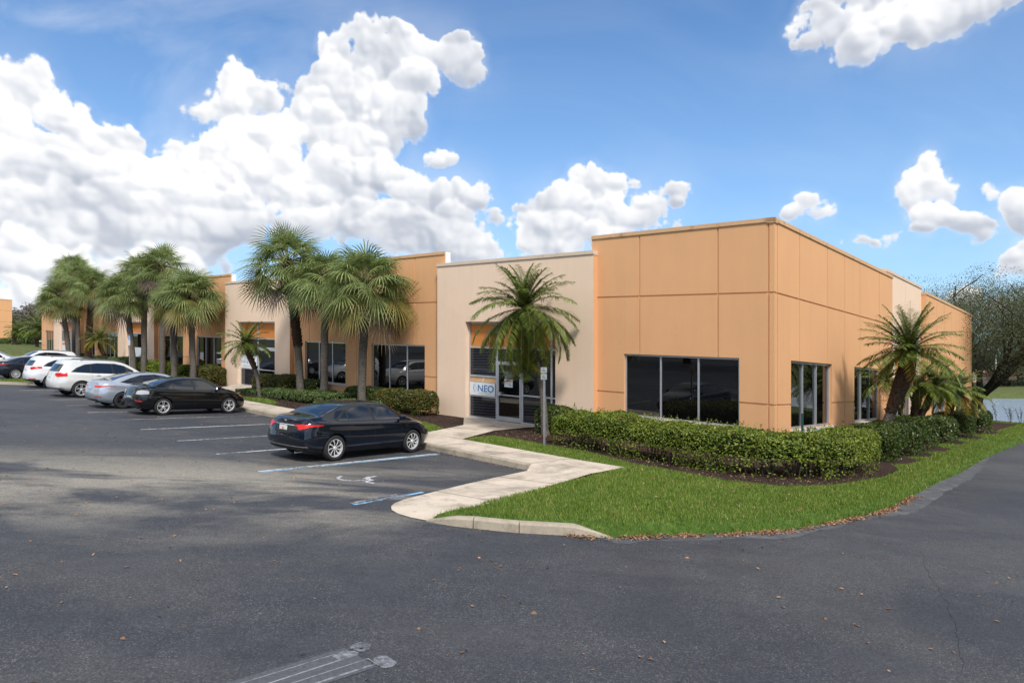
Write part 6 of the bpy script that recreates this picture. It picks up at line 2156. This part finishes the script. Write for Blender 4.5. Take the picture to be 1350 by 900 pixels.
# ---------------- across the lake
def ground_at(px, d): x = (px - 675) / 893 * d; return (x, d, terrain(x, d))
roofm = simple('clay_roof', (.42, .17, .10), .8, var=.15, vscale=3); wallm = simple('pink_wall', (.55, .36, .28), .8)
for i, (px, d, w, h, lab) in enumerate([(1345, 225, 22, 5.0, 'low house with an orange clay roof across the lake at the right edge'), (1296, 245, 14, 9.0, 'pinkish building glimpsed behind the trees across the lake')]):
    th = thing('lake_house', lab, 'house', ground_at(px, d)); w2 = w / 2
    mb = MB(); mb.box((-w2, -5, -.5), (w2, 5, h * .62)); wl = mb.build('wall', wallm, th)
    mb = MB(); z = h * .62
    mb.add([(-w2 - .6, -5.6, z), (w2 + .6, -5.6, z), (w2 + .6, 5.6, z), (-w2 - .6, 5.6, z), (-w2 + 4, 0, h), (w2 - 4, 0, h)], [(0, 1, 5, 4), (1, 2, 5), (2, 3, 4, 5), (3, 0, 4), (0, 3, 2, 1)]); mb.build('roof', roofm, th)
    for k in range(4):
        mb = MB(); a = -w2 + 2 + k * (w - 4) / 3.5; mb.box((a, -5.03, 1), (a + 1.4, -4.98, 2.3)); mb.build('window', M['glass'], th)
for i, (px, d, L, lab) in enumerate([(1328, 205, 9, 'dark clipped hedge across the lake left of the orange roof'), (1346, 204, 8, 'dark clipped hedge across the lake at the right edge')]):
    rng = np.random.default_rng(420 + i); th = thing('hedge', lab, 'hedge', ground_at(px, d), 0, 'hedges across the lake')
    q, nr = box_hedge_pts(2200, L, 2, 1.8, rng, 420 + i, .1)
    link(bpy.data.objects.new('foliage', np_mesh('far_leaves', leaf_quads(q, nr, .3, rng), 4, M['darkleaf'])), th)
    mb = MB(); core_box(mb, L, 2, 1.8); mb.build('twigs', M['core'], th)
th = thing('lamp_post', 'thin white lamp post on the far bank of the lake', 'lamp post', ground_at(1313, 190))
mb = MB(); mb.tube([(0, 0, -.3), (0, 0, 9.5)], [.22, .14], 8); mb.build('post', M['signwhite'], th)
mb = MB(); mb.box((-.9, -.2, 9.4), (.2, .2, 9.6), bevel=.05); mb.build('lamp_head', M['galv'], th)
for src, px, d, yaw, lab, old, new in ((dark, 1305, 197, 1.2, 'tiny dark car parked across the lake beside the lamp post', M['darkpaint'], M['darkpaint']), (rogue, 1350, 212, 1.5, 'tiny white car across the lake at the right edge', M['whitepaint'], M['whitepaint'])):
    c = copy_tree(src); c['label'] = lab; c['group'] = 'cars across the lake'; recolour(c, old, new); c.location = ground_at(px, d); c.rotation_euler = (0, 0, yaw)

# ---------------- what the dark glass mirrors: the far side of the lot
for i, (s, t, h, r) in enumerate([(-14, -42, 11, 7), (0, -45, 12, 8), (14, -44, 11, 7), (27, -46, 12, 8), (42, -46, 11, 8), (58, -46, 12, 8)]):
    x, y = XY(s, t)
    tree('oak_tree', ['oak across the lot mirrored in the big triple window, nearest the drive', 'oak across the lot mirrored in the middle of the big triple window', 'oak across the lot mirrored in the NEO door glass', 'oak across the lot mirrored in the near double windows',
                      'oak across the lot mirrored in the third bay windows', 'oak across the lot mirrored in the far windows'][i], (x, y, grade(x)), h, r, 500 + i, 5000, .45, M['darkleaf'], .35, .2, 1.0, 'oaks across the lot seen mirrored in the glass', limbs=5)
for i, (s, t) in enumerate([(-20, 6), (-22, 20), (-21, -8)]):
    x, y = XY(s, t)
    tree('oak_tree', ['oak across the drive mirrored in the side windows', 'oak across the drive mirrored in the farther side windows', 'oak across the drive mirrored in the corner side window'][i], (x, y, grade(x)), 10, 6, 520 + i, 4500, .45, M['darkleaf'], .3, .2, 1.0, 'oaks across the drive seen mirrored in the glass', limbs=5)
for src, s, t, lab, old in ((rogue, 1.0, -30.5, 'white crossover across the lot mirrored in the big triple window', M['whitepaint']), (dark, 5.5, -30.2, 'white sedan across the lot mirrored in the big triple window', M['darkpaint'])):
    c = copy_tree(src); c['label'] = lab; c['group'] = 'cars across the lot seen mirrored in the glass'; recolour(c, old, M['whitepaint']); seat_car(c, s, t, 2.0, True)
# ------------------------------------------------------------------ light and air
def lattice(h, w, px_cell, rng, x_off=0.0):
    """smooth noise in 0..1 on an h x w grid with cells of px_cell pixels"""
    gh = int(h / px_cell) + 4; gw = int(w / px_cell) + 4
    g = rng.random((gh, gw)).astype(np.float32)
    y = np.arange(h, dtype=np.float32) / px_cell; x = np.arange(w, dtype=np.float32) / px_cell
    yi = y.astype(int); xi = x.astype(int); fy = y - yi; fx = x - xi
    fy = fy * fy * fy * (fy * (fy * 6 - 15) + 10); fx = fx * fx * fx * (fx * (fx * 6 - 15) + 10)
    a = g[yi][:, xi]; b = g[yi][:, xi + 1]; c = g[yi + 1][:, xi]; d = g[yi + 1][:, xi + 1]
    fy = fy[:, None]; fx = fx[None, :]
    return (a * (1 - fx) + b * fx) * (1 - fy) + (c * (1 - fx) + d * fx) * fy


def lookup(a, yy, xx):
    h, w = a.shape
    yy = np.clip(yy, 0, h - 1.001); xx = np.clip(xx, 0, w - 1.001)
    yi = yy.astype(int); xi = xx.astype(int); fy = yy - yi; fx = xx - xi
    return (a[yi, xi] * (1 - fx) + a[yi, xi + 1] * fx) * (1 - fy) + (a[yi + 1, xi] * (1 - fx) + a[yi + 1, xi + 1] * fx) * fy


def blur(a, r):
    for ax in (0, 1):
        for _ in range(2):
            c = np.cumsum(np.pad(a, [(r + 1, r) if k == ax else (0, 0) for k in (0, 1)], mode='edge'), axis=ax, dtype=np.float64)
            n = a.shape[ax]
            hi = np.take(c, np.arange(2 * r + 1, 2 * r + 1 + n), axis=ax); lo = np.take(c, np.arange(0, n), axis=ax)
            a = ((hi - lo) / (2 * r + 1)).astype(np.float32)
    return a


def fbm(h, w, cell, octs, rng, gain=0.5, billow=False):
    out = np.zeros((h, w), np.float32); amp = 1.0; tot = 0.0
    for _ in range(octs):
        n = lattice(h, w, cell, rng)
        if billow: n = np.abs(n * 2 - 1)
        out += n * amp; tot += amp; amp *= gain; cell /= 2.03
        if cell < 1.6: break
    return out / tot


SW_, SH_ = 4096, 2048


def cloud_layer():
    rng = np.random.default_rng(11)
    mask = np.zeros((SH_, SW_), np.float32); lit = np.full((SH_, SW_), 0.9, np.float32)
    ppr = SW_ / (2 * PI)                      # texels per radian, both ways
    a0, a1, e0, e1 = -0.85, 0.85, -0.06, 0.66
    w = int((a1 - a0) * ppr); h = int((e1 - e0) * ppr)
    A = np.linspace(a0, a1, w, dtype=np.float32)[None, :]; E = np.linspace(e0, e1, h, dtype=np.float32)[:, None]
    wx = (fbm(h, w, 60, 5, rng) - 0.5) * 0.13; wy = (fbm(h, w, 60, 5, rng) - 0.5) * 0.10
    bil = fbm(h, w, 38, 6, rng, 0.56, True); fine = fbm(h, w, 12, 4, rng, 0.6)
    Hs = blur(bil, 1) * 30 + blur(bil, 5) * 34
    gy, gx = np.gradient(Hs)
    nz = 1 / np.sqrt(1 + gx * gx + gy * gy)
    relief = (-gx * 0.30 - gy * 0.60) * nz + 0.74 * nz
    slow = fbm(h, w, 120, 4, rng) - 0.5; mid = fbm(h, w, 36, 4, rng) - 0.5
    m = np.zeros((h, w), np.float32); L = np.full((h, w), 0.8, np.float32)
    for (ca, ce, ra, re, k) in sorted(CLOUDS, key=lambda c: -(c[1] - c[3] * 0.3)):
        ws = min(1.0, ra / 0.075)
        x = (A + wx * ws - ca) / ra; y = (E + wy * ws - ce) / re
        g = np.maximum(1 - x * x - y * y, 0)
        act = g > 0
        D = g * 1.1 * k + (bil - 0.33) * 1.35 * np.clip(g * 3, 0, 1) + (fine - 0.5) * 0.46 - 0.25 + slow * 0.55 * np.clip(1.4 - ra * 6, 0.3, 1)
        al = np.clip(D / (0.26 + 0.26 * np.clip(-y, 0, 1)), 0, 1); al = al * al * (3 - 2 * al) * np.clip(g / 0.05, 0, 1)
        # the flat grey base lets the cloud behind show through a little
        al *= np.clip(1.25 + y * 0.7, 0.25, 1)
        rim = 1 - np.clip(D / 0.5, 0, 1)
        lb = 0.57 + 0.33 * np.clip(y, -1, 0.8) + 0.16 * rim * np.clip(y + 0.5, 0, 1) + 0.29 * (relief - 0.66) + slow * 0.60 + mid * 0.24 - 0.10 * np.clip(1 - ce / 0.3, 0, 1) * (ra > 0.07)
        L = L * (1 - al) + lb * al; m = m + al * (1 - m)
    veil = blur(m, 6) * np.clip(fine * 1.5 - 0.15, 0, 1) * 0.42; veil2 = blur(m, 22) * np.clip(fbm(h, w, 70, 5, rng) * 2.2 - 0.75, 0, 1) * 0.40
    m = np.maximum(m, np.maximum(veil, veil2)); L = np.clip(blur(L.astype(np.float32), 1), 0, 1.2)
    iy = int((e0 + PI / 2) * ppr); ix = int((0.25 + a0 / (2 * PI)) * SW_)
    mask[iy:iy + h, ix:ix + w] = m; lit[iy:iy + h, ix:ix + w] = L
    # generic broken cloud outside the picture, worked out at quarter size
    q = 4
    n = fbm(SH_ // q, SW_ // q, 90, 6, rng, 0.55); n = np.kron(n, np.ones((q, q), np.float32))[:SH_, :SW_]
    ccv = np.clip((n - 0.465) / 0.07, 0, 1)
    el = (np.arange(SH_) / SH_ - 0.5)[:, None] * PI; azz = (np.arange(SW_) / SW_ - 0.25)[None, :] * 2 * PI
    azz = (azz + PI) % (2 * PI) - PI
    ww = np.clip(np.maximum((np.abs(azz) - 0.80) / 0.25, (el - 0.60) / 0.15), 0, 1) * (el > -0.05)
    mask = np.maximum(mask * (1 - ww), ccv * ww)
    im = bpy.data.images.new('cloud_cover', SW_, SH_, alpha=False, float_buffer=True, is_data=True)
    px = np.ones((SH_, SW_, 4), np.float32); px[..., 0] = mask; px[..., 1] = lit; px[..., 2] = 0
    im.pixels.foreach_set(px.ravel()); im.update()
    return im


def sky():
    w = bpy.data.worlds.new('World'); scene.world = w; w.use_nodes = True
    t = w.node_tree; nt = NT(t)
    bg = t.nodes['Background']
    sk = nt.n('ShaderNodeTexSky'); sk.sky_type = 'NISHITA'; sk.sun_disc = False
    sk.sun_elevation = math.radians(SUN_EL); sk.sun_rotation = math.radians(SUN_AZ)
    sk.altitude = 0; sk.air_density = 1.0; sk.dust_density = 0.6; sk.ozone_density = 2.0
    d = nt.n('ShaderNodeTexCoord').outputs['Generated']
    s = nt.n('ShaderNodeSeparateXYZ', {'Vector': d})
    ev = nt.n('ShaderNodeTexEnvironment', {'Vector': d}); ev.image = cloud_layer()
    cs = nt.n('ShaderNodeSeparateColor', {'Color': ev.outputs['Color']})
    ccol = nt.ramp(cs.outputs[1], [(0.15, (0.36, 0.40, 0.48)), (0.38, (0.47, 0.50, 0.56)), (0.60, (0.64, 0.66, 0.70)), (0.82, (0.83, 0.83, 0.83)), (1.0, (0.92, 0.92, 0.91))])
    ci = nt.noise(nt.n('ShaderNodeMapping', {'Vector': d, 'Rotation': (0.35, 0.5, 0.5), 'Scale': (1.2, 9.0, 5.0)}).outputs[0], 1.3, 5, 0.55, dist=0.6)
    cir = nt.math('MULTIPLY', nt.ramp(ci, [(0.46, 0.0), (0.76, 0.5)]), nt.ramp(nt.math('MULTIPLY_ADD', s.outputs['X'], 0.5, 0.5), [(0.2, 1.0), (0.45, 0.14)]))
    tint = nt.mix(1.0, nt.n('ShaderNodeVectorMath', {0: sk.outputs[0], 'Scale': SKY_K}, operation='SCALE').outputs[0], SKY_TINT, 'MULTIPLY')
    hz = nt.math('MULTIPLY', nt.ramp(s.outputs['Z'], [(0.0, 1.0), (0.16, 0.5), (0.45, 0.0)]), 0.55)
    c = nt.mix(hz, tint, (0.38, 0.53, 0.74))
    c = nt.mix(cir, c, (0.78, 0.80, 0.83))
    c = nt.mix(cs.outputs[0], c, ccol)
    t.links.new(c, bg.inputs['Color']); bg.inputs['Strength'].default_value = SKY_STR
    w.cycles.sampling_method = 'MANUAL'; w.cycles.sample_map_resolution = 512


SUN_EL, SUN_AZ = 50, 168
SKY_STR = 0.75
SKY_K = 0.118
SKY_TINT = (0.74, 1.0, 1.20)


def ae(px, py):
    """direction of a cloud seen at a photograph position -> azimuth, elevation"""
    u = (px - 675) / 893.0; v = (474.1 - py) / 893.0
    return math.atan2(u, 1), math.asin(v / math.sqrt(1 + u * u + v * v))


# (x, y, half width, half height, strength) of every puff, turned into directions on the sky
PUFFS = [(40, 120, 85, 60, 1), (10, 190, 90, 75, 1), (110, 175, 75, 60, 1), (160, 200, 60, 55, 1), (70, 240, 120, 50, 1), (200, 250, 90, 55, 1), (0, 280, 90, 55, 1), (120, 290, 120, 45, 1),
         (320, 135, 62, 45, 1), (350, 120, 40, 30, .7), (300, 150, 40, 30, .6),
         (480, 95, 62, 60, 1), (540, 80, 62, 50, 1), (600, 78, 48, 38, 1), (440, 135, 60, 60, 1), (510, 150, 78, 60, 1), (470, 200, 75, 62, 1), (500, 235, 75, 45, 1), (420, 170, 45, 50, .8),
         (350, 210, 70, 50, 1), (300, 240, 80, 55, 1), (390, 255, 80, 50, 1), (260, 300, 120, 45, 1), (400, 290, 90, 40, 1), (560, 275, 80, 50, 1), (620, 265, 45, 30, .8), (590, 310, 75, 35, 1), (500, 310, 80, 36, 1),
         (60, 345, 140, 40, 1), (200, 350, 110, 40, .8), (30, 380, 80, 25, .7), (180, 215, 40, 40, .6),
         (600, 205, 34, 20, .8), (580, 210, 22, 15, .5),
         (800, 245, 62, 42, 1), (755, 275, 72, 40, 1), (835, 270, 55, 32, 1), (880, 250, 30, 22, .7), (720, 300, 60, 24, .9), (800, 300, 80, 22, .8), (660, 290, 30, 16, .6),
         (1060, 275, 38, 20, .75), (1130, 325, 40, 13, .5), (1190, 312, 50, 14, .5),
         (1090, 30, 62, 38, 1), (1130, 55, 50, 32, .9), (1180, 20, 90, 40, 1), (1260, 10, 95, 36, 1), (1200, -40, 160, 60, 1), (1060, 45, 30, 22, .7),
         (1245, 245, 50, 38, 1), (1215, 260, 30, 26, .8), (1250, 290, 55, 26, .9), (1320, 250, 22, 20, .6), (1350, 275, 35, 40, 1), (1330, 335, 55, 24, 1), (1350, 330, 50, 30, .9), (1265, 385, 32, 20, 1), (1350, 395, 60, 18, .8)]
CLOUDS = []
for (px, py, rx, ry, k) in PUFFS:
    a, e = ae(px, py); a1, _ = ae(px + rx, py); _, e1 = ae(px, py - ry)
    CLOUDS.append((a, e, max(0.01, a1 - a) * 1.08, max(0.008, e1 - e) * 1.08, k))
sky()

sun = bpy.data.lights.new('sun', 'SUN'); sun.energy = 2.3; sun.angle = math.radians(9); sun.color = (1.0, 0.95, 0.88)
so = link(bpy.data.objects.new('sun', sun))
az = math.radians(SUN_AZ); el = math.radians(SUN_EL)
sd = Vector((math.sin(az) * math.cos(el), math.cos(az) * math.cos(el), math.sin(el)))   # towards the sun
so.rotation_euler = sd.to_track_quat('Z', 'Y').to_euler()
so.location = (0, -20, 40)

vs = scene.view_settings
vs.view_transform = 'Standard'; vs.look = 'None'; vs.gamma = 1.0; vs.use_curve_mapping = False
vs.exposure = 0.78
scene.render.film_transparent = False
cy = scene.cycles
cy.max_bounces = 6; cy.transparent_max_bounces = 8; cy.diffuse_bounces = 3; cy.glossy_bounces = 3
cy.use_denoising = True
